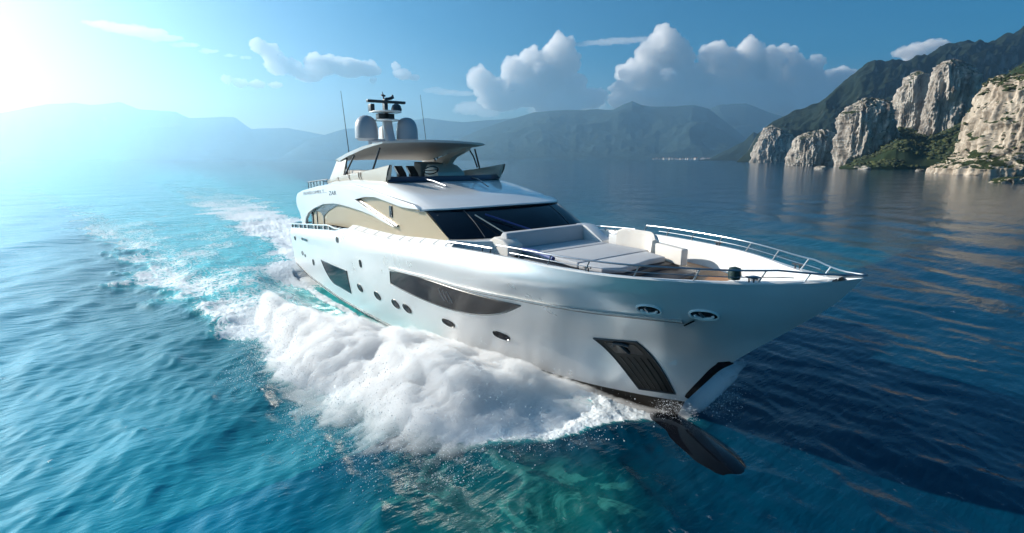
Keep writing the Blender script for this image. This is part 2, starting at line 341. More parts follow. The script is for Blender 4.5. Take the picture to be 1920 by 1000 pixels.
def crag(name, left, right, D, mat, label, thick=.7, flute=.10, seed=0, nz=170, na=300, lean=0, cat='rock', bump2=.06):
    """a rock mass whose left and right flanks climb from the sea: left/right are [(u, v)] bottom to top"""
    Lp = np.array([px(u, v, D) for u, v in left]); Rp = np.array([px(u, v, D) for u, v in right])
    z0 = -3.; z1 = max(Lp[-1, 2], Rp[-1, 2]); z = z0 + (z1 - z0) * np.linspace(0, 1, nz) ** .9
    l = np.interp(z, Lp[:, 2], Lp[:, 0]); r = np.interp(z, Rp[:, 2], Rp[:, 0])
    top = np.clip((z1 - z) / (.06 * (z1 - z0)), 0, 1) ** .5
    cx, hw = (l + r) / 2, np.maximum((r - l) / 2, .02) * (.25 + .75 * top); wmax = hw.max()
    A = np.linspace(0, 2 * math.pi, na, endpoint=False)
    ca, sa = np.cos(A)[:, None], np.sin(A)[:, None]; e = .75
    X = cx + hw * np.sign(ca) * np.abs(ca) ** e; Fd = D + thick * (wmax * .4 + hw * .6) * top * np.sign(sa) * np.abs(sa) ** e + lean * (z - z0); Z = np.broadcast_to(z, X.shape).copy()
    nx, nf = ca, sa; sc = 1 / (wmax * .42)
    n = fbm(np.stack([X * sc, Fd * sc, Z * sc * .28 + seed * 9.1], -1), 6, ridged=True) - .4
    n2 = fbm(np.stack([X * sc * .9, Fd * sc * .9, Z * sc * .8 + seed * 4.7], -1), 5)
    n3 = fbm(np.stack([X * sc * 5, Fd * sc * 5, Z * sc * 2.2 + seed], -1), 4, ridged=True) - .4
    n4 = fbm(np.stack([X * sc * 2.6 + 5, Fd * sc * 2.6, Z * sc * .35 + seed * 2.2], -1), 5, .6, ridged=True) - .4
    d = wmax * (flute * 2.0 * n + bump2 * 2.0 * n2 + .045 * n3 + flute * 1.1 * n4) * np.clip(.35 + top, 0, 1)
    X = X + nx * d; Fd = Fd + nf * d; Z = Z + wmax * .10 * n2 * np.clip((Z - 2) / 10, 0, 1)
    x, y = land(X, Fd)
    V = np.concatenate([np.stack([x, y, Z], -1).reshape(-1, 3), [[*land(cx[-1], D), z1]]])
    F = grid_faces(na, nz, True)
    me = mesh_np(name, V, F)
    bm = bmesh.new(); bm.from_mesh(me); bm.verts.ensure_lookup_table(); t = len(V) - 1
    for i in range(na): bm.faces.new((bm.verts[i * nz + nz - 1], bm.verts[((i + 1) % na) * nz + nz - 1], bm.verts[t])).smooth = True
    bmesh.ops.recalc_face_normals(bm, faces=bm.faces); bm.to_mesh(me); bm.free()
    return tag(link(name, me, mat), label, cat, 'pale limestone crags under the hill')
crag('crag', [(1408, 313), (1414, 290), (1420, 262), (1432, 246), (1444, 236)], [(1498, 313), (1494, 290), (1484, 262), (1468, 246), (1452, 236)], 960, ROCK, 'bluish grey crag farthest from the boat, at the left end of the cliffs', seed=1)
crag('crag', [(1480, 318), (1485, 300), (1489, 280), (1491, 264), (1510, 252), (1528, 243)], [(1574, 318), (1573, 300), (1572, 280), (1566, 262), (1556, 250), (1540, 243)], 520, ROCK, 'low blocky grey crag standing in the water left of the tall fluted one', seed=2)
crag('crag', [(1574, 320), (1576, 290), (1579, 260), (1584, 220), (1600, 198), (1618, 184)], [(1668, 320), (1676, 280), (1680, 250), (1674, 215), (1664, 192), (1648, 182)], 430, ROCK, 'broad fluted crag rising straight from the water beside the green slope', seed=3, flute=.14)
crag('crag', [(1684, 300), (1680, 230), (1681, 205), (1684, 180), (1698, 152), (1716, 133)], [(1752, 300), (1750, 230), (1752, 205), (1752, 175), (1742, 148), (1726, 133)], 500, ROCK, 'shorter grey crag with a pointed top, left of the tallest crag', seed=4)
crag('crag', [(1722, 300), (1730, 255), (1738, 215), (1748, 165), (1758, 132), (1776, 112)], [(1808, 300), (1806, 262), (1812, 225), (1823, 180), (1820, 145), (1800, 112)], 460, ROCK, 'tallest pinkish crag with deep vertical grooves, highest on the slope', seed=5, flute=.15)
crag('crag', [(1716, 318), (1722, 302), (1742, 272), (1770, 262), (1790, 250)], [(1860, 318), (1850, 300), (1836, 262), (1822, 250), (1812, 246)], 485, ROCK, 'jumbled low crags in the scrub at the foot of the tallest crag', seed=11, bump2=.14)
crag('sea_cliff', [(1772, 333), (1778, 316), (1800, 304), (1836, 286), (1852, 262), (1862, 235), (1874, 205), (1886, 178), (1906, 155), (1950, 124)], [(2150, 333), (2140, 300), (2120, 280), (2100, 260), (2080, 235), (2060, 205), (2040, 172), (2020, 148), (1990, 126)], 225, ROCK_NEAR, 'big sunlit tan cliff at the right edge of the picture, nearest to the water', thick=.6, seed=6, nz=240, na=420, flute=.05, bump2=.06, cat='cliff')
crag('rock_shelf', [(1852, 346), (1858, 341), (1870, 336), (1890, 332)], [(2010, 346), (2000, 341), (1990, 336), (1960, 331)], 148, ROCK_NEAR, 'low flat pale rock lying in the water below the sunlit cliff', thick=.35, seed=8, nz=30, na=150, bump2=.12, cat='rock')
# ------------------------------------------------------------------ clouds
M_CLOUD = volume_mat('cloud_vapour', (1, 1, 1), .009, .0)
M_WISP = volume_mat('thin_vapour', (.995, .997, 1), .0026, .35)
def cloud(blobs, D, label, seed, mat=M_CLOUD, vox=19., amp=1., flat=None, name='cumulus_cloud', group=None):
    """blobs: [(u, v, radius in px, depth offset in px, flatten)] -> one billowed body of vapour"""
    rng = np.random.default_rng(seed); mpp = D / 936.
    bm = bmesh.new(); cs = []
    for u, v, R, dz, fl in blobs:
        r0, f0, z0 = px(u, v, D); rad = R * mpp
        cs.append((r0, f0 + dz * mpp, z0, rad, fl))
        for k in range(int(11 * amp)):
            th = rng.uniform(0, 6.28); ph = math.acos(rng.uniform(-.35, 1)); q = rng.uniform(.18, .46)
            cs.append((r0 + rad * .85 * math.sin(ph) * math.cos(th), f0 + dz * mpp + rad * .85 * math.sin(ph) * math.sin(th), z0 + rad * .85 * math.cos(ph) * fl, rad * q, fl))
    for r, f, z, rad, fl in list(cs):                               # smaller knobs on every knob
        for k in range(5 if mat is M_CLOUD else 0):
            th = rng.uniform(0, 6.28); ph = math.acos(rng.uniform(-.2, 1)); q = rng.uniform(.22, .42)
            cs.append((r + rad * .9 * math.sin(ph) * math.cos(th), f + rad * .9 * math.sin(ph) * math.sin(th), z + rad * .9 * math.cos(ph) * fl, max(rad * q, vox * 1.3), fl))
    for r, f, z, rad, fl in cs:
        x, y = land(r, f)
        bmesh.ops.create_icosphere(bm, subdivisions=2 if rad > 5 * vox else 1, radius=rad, matrix=Matrix.Translation((x, y, z)) @ Matrix.Rotation(YAW - math.pi / 2, 4, 'Z') @ Matrix.Diagonal((2.6 if mat is M_WISP else 1, 1, fl, 1)))
    me = bpy.data.meshes.new('tmp'); bm.to_mesh(me); bm.free(); o = bpy.data.objects.new('tmp', me); COL.objects.link(o)
    md = o.modifiers.new('r', 'REMESH'); md.mode = 'VOXEL'; md.voxel_size = vox
    dg = bpy.context.evaluated_depsgraph_get(); me2 = bpy.data.meshes.new_from_object(o.evaluated_get(dg))
    bpy.data.objects.remove(o)
    n = len(me2.vertices); co = np.empty(n * 3, np.float32); me2.vertices.foreach_get('co', co); co = co.reshape(-1, 3).astype(float)
    nr = np.empty(n * 3, np.float32); me2.vertices.foreach_get('normal', nr); nr = nr.reshape(-1, 3)
    s = 1 / (vox * 9)
    d = (np.abs(fbm(co * s + seed, 5, .6)) * 2 - .4) * vox * 2.2 * amp + np.abs(fbm(co * s * 3.5, 3)) * vox * 1.6
    co = co + nr * d[:, None]
    me2.vertices.foreach_set('co', co.astype(np.float32).ravel()); me2.update()
    me2.materials.clear(); me2.name = name
    return tag(link(name, me2, mat), label, 'cloud', group or 'clouds over the mountains')
CD = 9800.
cloud([(1050, 100, 28, 0, 1.1), (1052, 128, 32, 8, 1), (995, 118, 24, 0, 1), (968, 138, 28, 6, 1), (1010, 150, 40, 10, .9), (900, 150, 24, 0, .9), (925, 172, 30, 6, .7), (1060, 168, 42, 12, .7), (985, 178, 45, 10, .45), (940, 190, 40, 14, .4), (1050, 195, 50, 14, .45), (1105, 185, 34, 14, .5)], CD, 'bright twin-peaked cumulus cloud standing right of the yacht mast', 1)
cloud([(1248, 82, 26, 0, 1.1), (1222, 112, 28, 0, 1), (1265, 116, 38, 10, 1), (1190, 142, 30, 4, .9), (1240, 150, 46, 10, .9), (1168, 166, 24, 0, .7), (1300, 158, 34, 10, .9), (1235, 180, 50, 10, .4), (1290, 186, 46, 14, .5), (1180, 188, 36, 14, .4), (1216, 98, 14, -4, 1), (1276, 92, 16, -2, 1)], CD, 'tallest cumulus cloud, heaped over the pointed mountain', 2)
cloud([(1340, 104, 24, 0, 1), (1362, 122, 32, 6, 1), (1405, 100, 22, 0, 1.2), (1400, 135, 34, 8, 1), (1350, 160, 34, 8, .9), (1400, 178, 44, 8, .6), (1350, 190, 50, 12, .6), (1325, 120, 14, 0, 1), (1440, 190, 40, 12, .6)], CD, 'cumulus cloud with two rounded heads, third from the left of the big ones', 3)
cloud([(1450, 118, 24, 0, 1), (1475, 112, 22, 2, 1), (1440, 142, 28, 4, 1), (1490, 140, 34, 8, .9), (1530, 120, 15, 0, .9), (1520, 162, 40, 10, .7), (1465, 178, 34, 8, .7), (1570, 150, 32, 10, .6), (1500, 192, 50, 14, .6), (1590, 138, 22, 14, .4), (1430, 110, 12, 0, 1)], CD, 'broad cumulus cloud just left of the dark hill', 4)
cloud([(1690, 100, 12, 0, .7), (1716, 94, 14, 0, .8), (1742, 88, 14, 0, .8), (1764, 84, 12, 0, .7), (1720, 106, 20, 4, .5)], CD, 'small bright cloud peeping over the top of the dark hill', 5, vox=18)
cloud([(482, 88, 12, 0, .9), (505, 100, 16, 0, 1), (520, 122, 20, 2, .9), (548, 128, 16, 0, .9), (600, 122, 30, 8, .6), (650, 126, 34, 8, .5), (690, 130, 22, 8, .5), (575, 140, 26, 8, .5)], CD, 'grey-bellied cloud with a bright left edge, above and left of the mast', 6, vox=20)
cloud([(425, 150, 9, 0, .8), (450, 156, 13, 0, .6), (480, 158, 14, 2, .5), (515, 160, 12, 2, .4)], CD, 'small ragged cloud low at the left, under the grey-bellied one', 7, vox=14)
cloud([(742, 124, 8, 0, .8), (755, 140, 16, 2, .6), (700, 150, 7, 0, .8), (775, 146, 10, 2, .5)], CD, 'little puff of cloud directly above the yacht mast', 8, vox=13)
cloud([(815, 170, 9, 0, .6), (840, 174, 11, 0, .45), (868, 176, 10, 0, .4)], CD, 'thin flat cloud low between the mast and the twin-peaked cumulus', 9, mat=M_WISP, vox=10)
cloud([(165, 42, 7, 0, .5), (195, 47, 12, 0, .45), (230, 53, 17, 4, .4), (265, 60, 18, 4, .4), (300, 70, 15, 4, .35), (345, 84, 11, 2, .35), (390, 96, 8, 2, .35), (430, 104, 6, 2, .35), (460, 108, 5, 2, .3)], CD, 'long white streak of cloud at the top left of the sky', 10, mat=M_WISP, vox=16, name='streak_cloud')
cloud([(1090, 84, 9, 0, .35), (1125, 80, 13, 0, .3), (1160, 76, 14, 4, .35), (1195, 74, 13, 4, .3)], CD, 'faint wisp of cloud behind the tallest cumulus', 12, mat=M_WISP, vox=15, name='streak_cloud')

cloud([(u, 200 + 8 * math.sin(u * .05), 26 + 8 * math.sin(u * .031), 30, .38) for u in range(880, 1600, 34)], CD + 500, 'low pale bank of vapour joining the feet of the big cumulus clouds', 21, mat=volume_mat('bank_vapour', (1, 1, 1), .0012, .2), vox=24, name='cloud_bank')
# ------------------------------------------------------------------ yacht: hull lines (x forward, half breadth, z)
SHEER = [(0,3.45,2.49),(3,3.52,2.78),(5.8,3.56,3.04),(8.2,3.59,3.27),(9.6,3.6,3.40),(10.4,3.6,3.58),(11.2,3.6,3.67),(13.5,3.6,3.72),(16.1,3.6,3.79),(19.2,3.58,4.02),(21.9,3.53,4.18),(23.7,3.45,4.24),(25.4,3.24,4.24),(27.0,2.76,4.25),(28.2,2.05,4.27),(29.0,1.46,4.29),(29.55,1.02,4.33),(30.5,.33,4.46),(31.0,0,4.6)]
SHOULDER = [(0,3.5,2.15),(5.8,3.62,2.62),(10,3.66,2.98),(16,3.70,3.33),(19.2,3.68,3.52),(22,3.62,3.62),(24,3.48,3.68),(25.5,3.16,3.73),(27,2.56,3.78),(28.2,1.84,3.84),(29.3,1.03,3.90),(30.1,.38,3.93),(30.56,0,3.95)]
RUB = [(0,3.47,1.75),(8,3.58,2.15),(13,3.61,2.45),(16,3.58,2.62),(19.1,3.48,2.80),(21.5,3.34,2.88),(23.4,3.12,3.0),(25.55,2.65,3.09),(27.1,2.02,3.16),(28.2,1.38,3.19),(29.0,.76,3.2),(29.85,0,3.22)]
LOW = [(0,3.42,.95),(5,3.5,.95),(10,3.5,1.0),(14,3.42,1.12),(17,3.25,1.27),(19.5,2.95,1.42),(22,2.42,1.55),(24,1.82,1.63),(25.7,1.18,1.69),(27,.64,1.74),(28.4,0,1.8)]
BOOT = [(0,3.36,.12),(3.5,3.38,-.24),(8.9,3.36,-.42),(13,3.22,-.40),(15.9,2.98,-.42),(17.4,2.83,-.37),(18.8,2.64,-.2),(20,2.43,.0),(22.7,1.68,.2),(24.2,1.18,.16),(25.7,.57,.18),(26.6,.22,.24),(27.3,0,.34)]
CHINE2 = [(0,2.3,-.7),(8,2.4,-1.05),(14,2.1,-1.1),(18,1.5,-1.0),(21,1.05,-.75),(24,.55,-.55),(25.7,.3,-.45),(27.02,0,-.4)]
KEEL = [(0,0,-1.0),(8,0,-1.35),(16,0,-1.5),(22,0,-1.35),(25,0,-1.1),(26.2,0,-.98),(26.9,0,-.9)]
NU, NV = 220, 61
_lines = np.stack([smooth_curve(l, NU) for l in (KEEL, CHINE2, BOOT, LOW, RUB, SHOULDER, SHEER)])      # 7, NU, 3
_vt = np.array([0, 1, 2, 3, 4, 5, 6.])
def _vcat(v):
    i = int(min(max(math.floor(v), 0), 5)); u = v - i; P = _lines
    a, b = P[i], P[i + 1]
    ma = (b - P[i - 1]) / 2 if i > 0 and i != 2 else b - a          # crease at the chine (line 2)
    mb = (P[i + 2] - a) / 2 if i < 5 and i + 1 != 2 else b - a
    return (2*u**3-3*u**2+1)*a + (u**3-2*u**2+u)*ma + (-2*u**3+3*u**2)*b + (u**3-u**2)*mb
_vs = np.r_[np.linspace(0, 2, 13), np.linspace(2, 6, 49)[1:]]
HULL = np.stack([_vcat(v) for v in _vs])                             # NV, NU, 3
HULL[..., 1] = np.maximum(HULL[..., 1], 0)
_top = HULL[12:]
def hull_b(x, z):
    """half breadth of the topsides at length x and height z"""
    zz = np.array([np.interp(x, l[:, 0], l[:, 2], right=99 if False else None) for l in _top]); yy = np.array([np.interp(x, l[:, 0], l[:, 1]) for l in _top])
    return float(np.interp(z, np.maximum.accumulate(zz), yy))
def sheer_z(x): return float(np.interp(x, HULL[-1, :, 0], HULL[-1, :, 2]))
def sheer_b(x): return float(np.interp(x, HULL[-1, :, 0], HULL[-1, :, 1]))
# ------------------------------------------------------------------ yacht: materials
GEL = pbr('white_gelcoat', (.72, .715, .70), .16, coat=.5, vary=.04, vscale=.6)
PAINT = pbr('hull_paint', (.85, .85, .85), .27, metal=.48, coat=.0, vary=.05, vscale=.5)
GELD = pbr('deck_gelcoat', (.72, .72, .71), .42, vary=.05, vscale=2)
TRIM = pbr('black_trim', (.008, .009, .012), .25, coat=.3)
BOTTOM = pbr('brown_antifouling', (.030, .022, .016), .35, vary=.3, vscale=1.5)
GOLD = pbr('bronze_glass', (.42, .335, .22), .30, metal=.1, spec=.3, vary=.10, vscale=.35)
DARKG = pbr('dark_glass', (.004, .008, .016), .05, spec=.28)
HULLG = pbr('hull_glass', (.012, .013, .018), .10, spec=.35)
STEEL = pbr('polished_steel', (.36, .38, .41), .30, metal=1)
CHROME = pbr('bright_lip', (.80, .80, .79), .25, coat=.6)
CUSH = pbr('cream_upholstery', (.66, .62, .57), .75, vary=.05, vscale=3, bump=.15, bscale=90)
CUSHG = pbr('grey_upholstery', (.46, .47, .49), .8, vary=.06, vscale=3, bump=.15, bscale=90)
BEIGE = pbr('beige_coaming', (.52, .47, .39), .35, coat=.3, vary=.06, vscale=1)
GREY = pbr('mast_grey', (.42, .45, .49), .35, coat=.3, vary=.05, vscale=1)
CHAR = pbr('charcoal_metal', (.035, .042, .052), .4)
RADOME = pbr('radome_grey', (.33, .36, .40), .38, coat=.3, vary=.04, vscale=1)
BLUE = pbr('blue_cover', (.02, .05, .20), .6)
def teak_mat():
    m, N, L, p = new_mat('teak_planks'); tc = N.new('ShaderNodeTexCoord'); sp = N.new('ShaderNodeSeparateXYZ'); L.new(tc.outputs['Object'], sp.inputs[0])
    a = N.new('ShaderNodeMath'); a.operation = 'MULTIPLY'; a.inputs[1].default_value = 9; L.new(sp.outputs[1], a.inputs[0])
    fr = N.new('ShaderNodeMath'); fr.operation = 'FRACT'; L.new(a.outputs[0], fr.inputs[0])
    mp = N.new('ShaderNodeMapping'); mp.inputs['Scale'].default_value = (1.5, 14, 1); L.new(tc.outputs['Object'], mp.inputs[0])
    n = N.new('ShaderNodeTexNoise'); n.inputs['Scale'].default_value = 1.5; n.inputs['Detail'].default_value = 6; L.new(mp.outputs[0], n.inputs['Vector'])
    cr = N.new('ShaderNodeValToRGB'); e = cr.color_ramp.elements; e[0].position = .3; e[0].color = (.26, .10, .028, 1); e[1].position = .7; e[1].color = (.48, .21, .065, 1); L.new(n.outputs[0], cr.inputs[0])
    gt = N.new('ShaderNodeMath'); gt.operation = 'GREATER_THAN'; gt.inputs[1].default_value = .9; L.new(fr.outputs[0], gt.inputs[0])
    mx = N.new('ShaderNodeMix'); mx.data_type = 'RGBA'; L.new(gt.outputs[0], mx.inputs[0]); L.new(cr.outputs[0], mx.inputs[6]); mx.inputs[7].default_value = (.02, .015, .012, 1)
    L.new(mx.outputs[2], p.inputs['Base Color']); p.inputs['Roughness'].default_value = .5; return m
TEAK = teak_mat()

# ------------------------------------------------------------------ yacht: assembly
yacht = bpy.data.objects.new('motor_yacht', None); COL.objects.link(yacht)
tag(yacht, 'white three-deck motor yacht with bronze side windows speeding towards the right', 'yacht')
def on_hull(x, z, off=.012, side=-1): return (x, side * (hull_b(x, z) + off), z)
# hull shell, gunwale and inner bulwark
mb = MB(); S = HULL[12:]; T = S.copy(); T[..., 1] *= -1
mb.grid(S); mb.grid(T, flip=True)
mb.add([tuple(p) for p in T[:, 0]] + [tuple(p) for p in S[:, 0]][::-1], [tuple(range(2 * len(S)))])
hull = mb.build('hull', PAINT, yacht, smooth=50)
mb = MB(); B_ = HULL[:13]; T = B_.copy(); T[..., 1] *= -1
mb.grid(B_); mb.grid(T, flip=True); mb.add([tuple(p) for p in T[:, 0]] + [tuple(p) for p in B_[:, 0]][::-1], [tuple(range(26))])
mb.build('hull_bottom', BOTTOM, yacht, smooth=50)
sx = np.r_[np.linspace(0, 20, 60), np.linspace(20.3, 30.55, 70)]
def inner(x): return max(sheer_b(x) - .17 - .25 * max(0, (x - 28) / 3), .0)
def deck_b(x, z): return max(min(inner(x) - .18 * sstep(20, 22, x), hull_b(x, z) - .10), 0)
def deck_z(x): return float(np.interp(x, [0, 9.4, 10.6, 19.5, 20.5, 29, 30.6], [2.2, 2.9, sheer_z(10.6) - .12, sheer_z(19.5) - .12, 3.5, 3.5, 4.3]))
rows = []
for x in sx:
    zs, b, i = sheer_z(x), sheer_b(x), inner(x); dz = deck_z(x); lean = .18 * sstep(20, 22, x)
    rows.append([(x, b, zs), (x, b - .03, zs + .035), (x, i + .03, zs + .035), (x, i, zs), (x, max(min(i - lean * .5, hull_b(x, (zs + dz) / 2) - .10), 0), (zs + dz) / 2), (x, deck_b(x, dz), dz)])
R_ = np.array(rows); L_ = R_.copy(); L_[..., 1] *= -1
MB().grid(R_).grid(L_, flip=True).build('bulwark', GEL, yacht, smooth=45)
dk = np.array([[(x, y * max(deck_b(x, deck_z(x)) - .002, 0), deck_z(x) + .012) for y in (-1, -.5, 0, .5, 1)] for x in sx])
MB().grid(dk).build('main_deck', GELD, yacht)
tx = np.linspace(24.3, 27.9, 20)
MB().grid(np.array([[(x, y * (deck_b(x, 3.6) - .06), 3.60) for y in np.linspace(-1, 1, 5)] for x in tx])).build('teak_foredeck', TEAK, yacht)
# raised anchor deck in the bow
ad = [(x, max(deck_b(x, 3.5), .02)) for x in np.linspace(27.9, 29.9, 10)]
MB().prism([(x, y, 3.52) for x, y in ad] + [(x, -y, 3.52) for x, y in ad[::-1]], (0, 0, .34)).build('anchor_deck', GEL, yacht, bevel=.05)
# boot stripe, chine rail, rub rail (both sides)
def strips(name, z0, z1, xs, off, mat, smooth=35):
    for sd in (-1, 1):
        g = np.array([[on_hull(x, a(x), o, sd) for a, o in ((z0, .0), (z0, off), (z1, off), (z1, .0))] for x in xs])
        MB().grid(g, flip=sd > 0).build(name, mat, hull, smooth=smooth)
bz = lambda x: float(np.interp(x, [p[0] for p in BOOT], [p[2] for p in BOOT]))
strips('boot_stripe', lambda x: bz(x) + .005, lambda x: bz(x) + .085, np.linspace(.1, 19.2, 80), .012, TRIM)
strips('boot_stripe', lambda x: bz(x) + .12, lambda x: bz(x) + .155, np.linspace(.1, 18, 80), .010, TRIM)
rz = lambda x: float(np.interp(x, [p[0] for p in RUB], [p[2] for p in RUB]))
strips('rub_rail', lambda x: rz(x) - .03, lambda x: rz(x) + .045 , np.linspace(15.9, 28.0, 100), .055, GEL, smooth=50)
strips('rub_rail_strip', lambda x: rz(x) - .062, lambda x: rz(x) - .032, np.linspace(15.9, 28.0, 100), .035, pbr('rose_steel', (.35, .28, .25), .25, metal=.6))
strips('rub_rail', lambda x: 3.05 + (x - 28) * .75, lambda x: 3.09 + (x - 28) * .75, np.linspace(27.98, 28.25, 6), .05, TRIM)
# hull windows
def band(top, bot, n=40, off=.014, side=-1, ns=7):
    a, b = smooth_curve(top, n), smooth_curve(bot, n)
    return np.array([[on_hull(*(a[i] + (b[i] - a[i]) * k), off, side) for k in np.linspace(0, 1, ns)] for i in range(n)])
def ring_tube(P, r=.018): return MB().tube([tuple(p) for p in P] + [tuple(P[0])], r, 6, False)
BW_T = [(15.95, 2.50), (17.31, 2.655), (19.07, 2.715), (21.37, 2.73), (22.6, 2.745), (23.6, 2.775)]
BW_B = [(15.75, 1.92), (16.9, 1.83), (18.53, 1.74), (20.33, 1.76), (21.55, 1.93), (22.6, 2.27), (23.6, 2.76)]
AW_T = [(6.5, 1.42), (8.5, 1.48), (10.67, 1.55)]; AW_B = [(6.55, 1.38), (7.0, .98), (8.0, .45), (9.3, .40), (10.72, .38)]
for sd in (-1, 1):
    for T, Bm in ((BW_T, BW_B), (AW_T, AW_B)):
        g = band(T, Bm, side=sd); w = MB().grid(g, flip=sd > 0).build('hull_window', HULLG, hull)
        e = np.concatenate([g[:, 0], g[-1, 1:], g[-2::-1, -1], g[0, -2:0:-1]])
        ring_tube(e, .02).build('window_frame', TRIM, hull)
    for mx in (19.55, 19.78, 20.02):
        MB().tube([on_hull(mx + .03, 2.5, .022, sd), on_hull(mx + .1, 2.05, .022, sd)], .016, 6).build('window_bar', STEEL, hull)
def porthole(x, z, w, h, ang=0, p=2.3, side=-1, name='porthole', mat=HULLG, rim=.016, rmat=TRIM):
    A = np.linspace(0, 2 * math.pi, 28, endpoint=False); V = []; ca, sa = math.cos(ang), math.sin(ang)
    for q in (0, .5, .96):
        for a in A:
            u = w / 2 * q * np.sign(math.cos(a)) * abs(math.cos(a)) ** (2 / p); v = h / 2 * q * np.sign(math.sin(a)) * abs(math.sin(a)) ** (2 / p)
            V.append(on_hull(x + u * ca - v * sa, z + u * sa + v * ca, .012, side))
    F = [(i * 28 + k, i * 28 + (k + 1) % 28, (i + 1) * 28 + (k + 1) % 28, (i + 1) * 28 + k) for i in range(2) for k in range(28)]
    o = MB().add(V, F).build(name, mat, hull, smooth=60)
    ring_tube([(p_[0], p_[1] + side * .004, p_[2]) for p_ in V[56:]], rim).build('porthole_rim', rmat, hull)
for sd in (-1, 1):
    for x, z in ((12.13, .97), (14.05, 1.0), (15.73, 1.01), (16.65, 1.02)): porthole(x, z, .62, .34, -.25, 2, sd)
    for x, z in ((19.32, 1.06), (21.82, 1.18)): porthole(x, z, .66, .25, -.12, 2.6, sd)
    for x, z, w, h in ((12.75, 2.27, .22, .36), (4.82, .99, .28, .36), (9.94, 3.01, .34, .30), (1.11, 1.95, .3, .26)): porthole(x, z, w, h, 0, 3, sd, 'vent')
    porthole(3.5, 2.18, 1.3, .15, .05, 6, sd, 'vent'); porthole(2.5, 1.18, .34, .26, 0, 2, sd, 'vent', GREY); porthole(3.1, 1.12, .2, .16, 0, 2, sd, 'vent', GREY)
    # fairleads in the bow: dark oval, polished lip, roller
    for x, z, w in ((27.44, 3.44, .50), (28.46, 3.44, .52)):
        porthole(x, z, w, .27, .02, 2.2, sd, 'fairlead', TRIM, .026, CHROME)
        y0 = on_hull(x, z - .05, .03, sd)
        pts = [on_hull(x + w * .30 * math.cos(a), z + .07 * math.sin(a) - .02, .03, sd) for a in np.linspace(math.pi * .95, math.pi * 2.05, 12)]
        MB().tube(pts, .034, 8).build('fairlead_lip', CHROME, hull)
        MB().tube([on_hull(x - .05, z + .06, .03, sd), on_hull(x - .02, z - .05, .03, sd)], .035, 8).build('fairlead_roller', STEEL, hull)
# anchor pocket with grooved chafing plate
for sd in (-1, 1):
    def pk(u, v, off):
        l = np.array([25.27, 1.96]) * (1 - v) + np.array([26.11, .40]) * v
        r = smooth_curve([(26.47, 2.13), (26.62, 1.78), (26.86, 1.15), (27.07, .52)], 30)[int(round(v * 29))]
        q = l * (1 - u) + r * u; return on_hull(q[0], q[1], off, sd)
    plate = MB().grid(np.array([[pk(u, v, .015) for v in np.linspace(0, 1, 24)] for u in np.linspace(0, 1, 14)]), flip=sd > 0).build('anchor_plate', pbr('black_steel', (.022, .024, .024), .35, metal=.5, vary=.3, vscale=4), yacht)
    for u in (.2, .36, .52, .68, .84):
        MB().tube([pk(u, v, .02) for v in np.linspace(.36, .97, 14)], .016, 6).build('groove', TRIM, plate)
    e = [pk(u, 0, .02) for u in np.linspace(0, 1, 10)] + [pk(1, v, .02) for v in np.linspace(.05, 1, 16)] + [pk(u, 1, .02) for u in np.linspace(.9, 0, 10)] + [pk(0, v, .02) for v in np.linspace(.95, .05, 16)]
    ring_tube(e, .022).build('rim', CHAR, plate)
    MB().grid(np.array([[pk(u, v, .03) for v in np.linspace(.06, .28, 6)] for u in np.linspace(.16, .86, 8)]), flip=sd > 0).build('recess', pbr('dark_recess', (.004, .006, .008), .2), plate)
    MB().tube([pk(.52, .08, .06), pk(.52, .27, .06)], .035, 8).tube([pk(.34, .12, .06), pk(.42, .07, .07), pk(.62, .07, .07), pk(.7, .12, .06)], .045, 8).build('anchor', CHAR, plate)
    # small pale pennant-shaped emblem
    MB().add([on_hull(26.99, 1.50, .014, sd), on_hull(27.24, 1.52, .014, sd), on_hull(27.28, 1.73, .014, sd)], [(0, 1, 2)]).build('emblem', pbr('pale_emblem', (.75, .8, .82), .3), hull)
    # dark stem guard
    sg = [(27.36, .46), (27.8, 1.08), (28.3, 1.72), (28.52, 1.9)]
    st = np.array([[(x + .03, sd * .012, z), on_hull(x - .02, z + .03, .02, sd), on_hull(x - w, z + .05, .018, sd)] for (x, z), w in zip(smooth_curve(sg, 14), np.r_[.05, np.linspace(.08, .15, 11), .20, .06])])
    MB().grid(st, flip=sd > 0).build('stem_guard', TRIM, hull)
# bulb and forefoot breaking the surface ahead of the stem
ax = smooth_curve([(25.6, -.30, -.62), (27.0, -.52, -.42), (28.3, -.95, -.27), (29.4, -1.42, -.22), (30.05, -1.72, -.24)], 22)
mb = MB().tube([tuple(p) for p in ax], list(np.r_[np.linspace(.45, .76, 8), np.linspace(.76, .70, 9), .66, .60, .49, .32, .05]), 24)
for i, v in enumerate(mb.v):                                       # flattened, like a blade on its side
    c_ = ax[min(i // 24, 21)]; mb.v[i] = (v[0], v[1], c_[2] + (v[2] - c_[2]) * .5)
mb.build('bulbous_bow', pbr('wet_black', (.003, .004, .007), .12, spec=.35), yacht, smooth=60)
# swim platform
MB().prism([(0, -3.3, .22), (-.9, -3.25, .25), (-1.35, -2.9, .27), (-1.5, -2, .28), (-1.5, 2, .28), (-1.35, 2.9, .27), (-.9, 3.25, .25), (0, 3.3, .22)], (0, 0, .2)).build('swim_platform', GEL, yacht, bevel=.05)

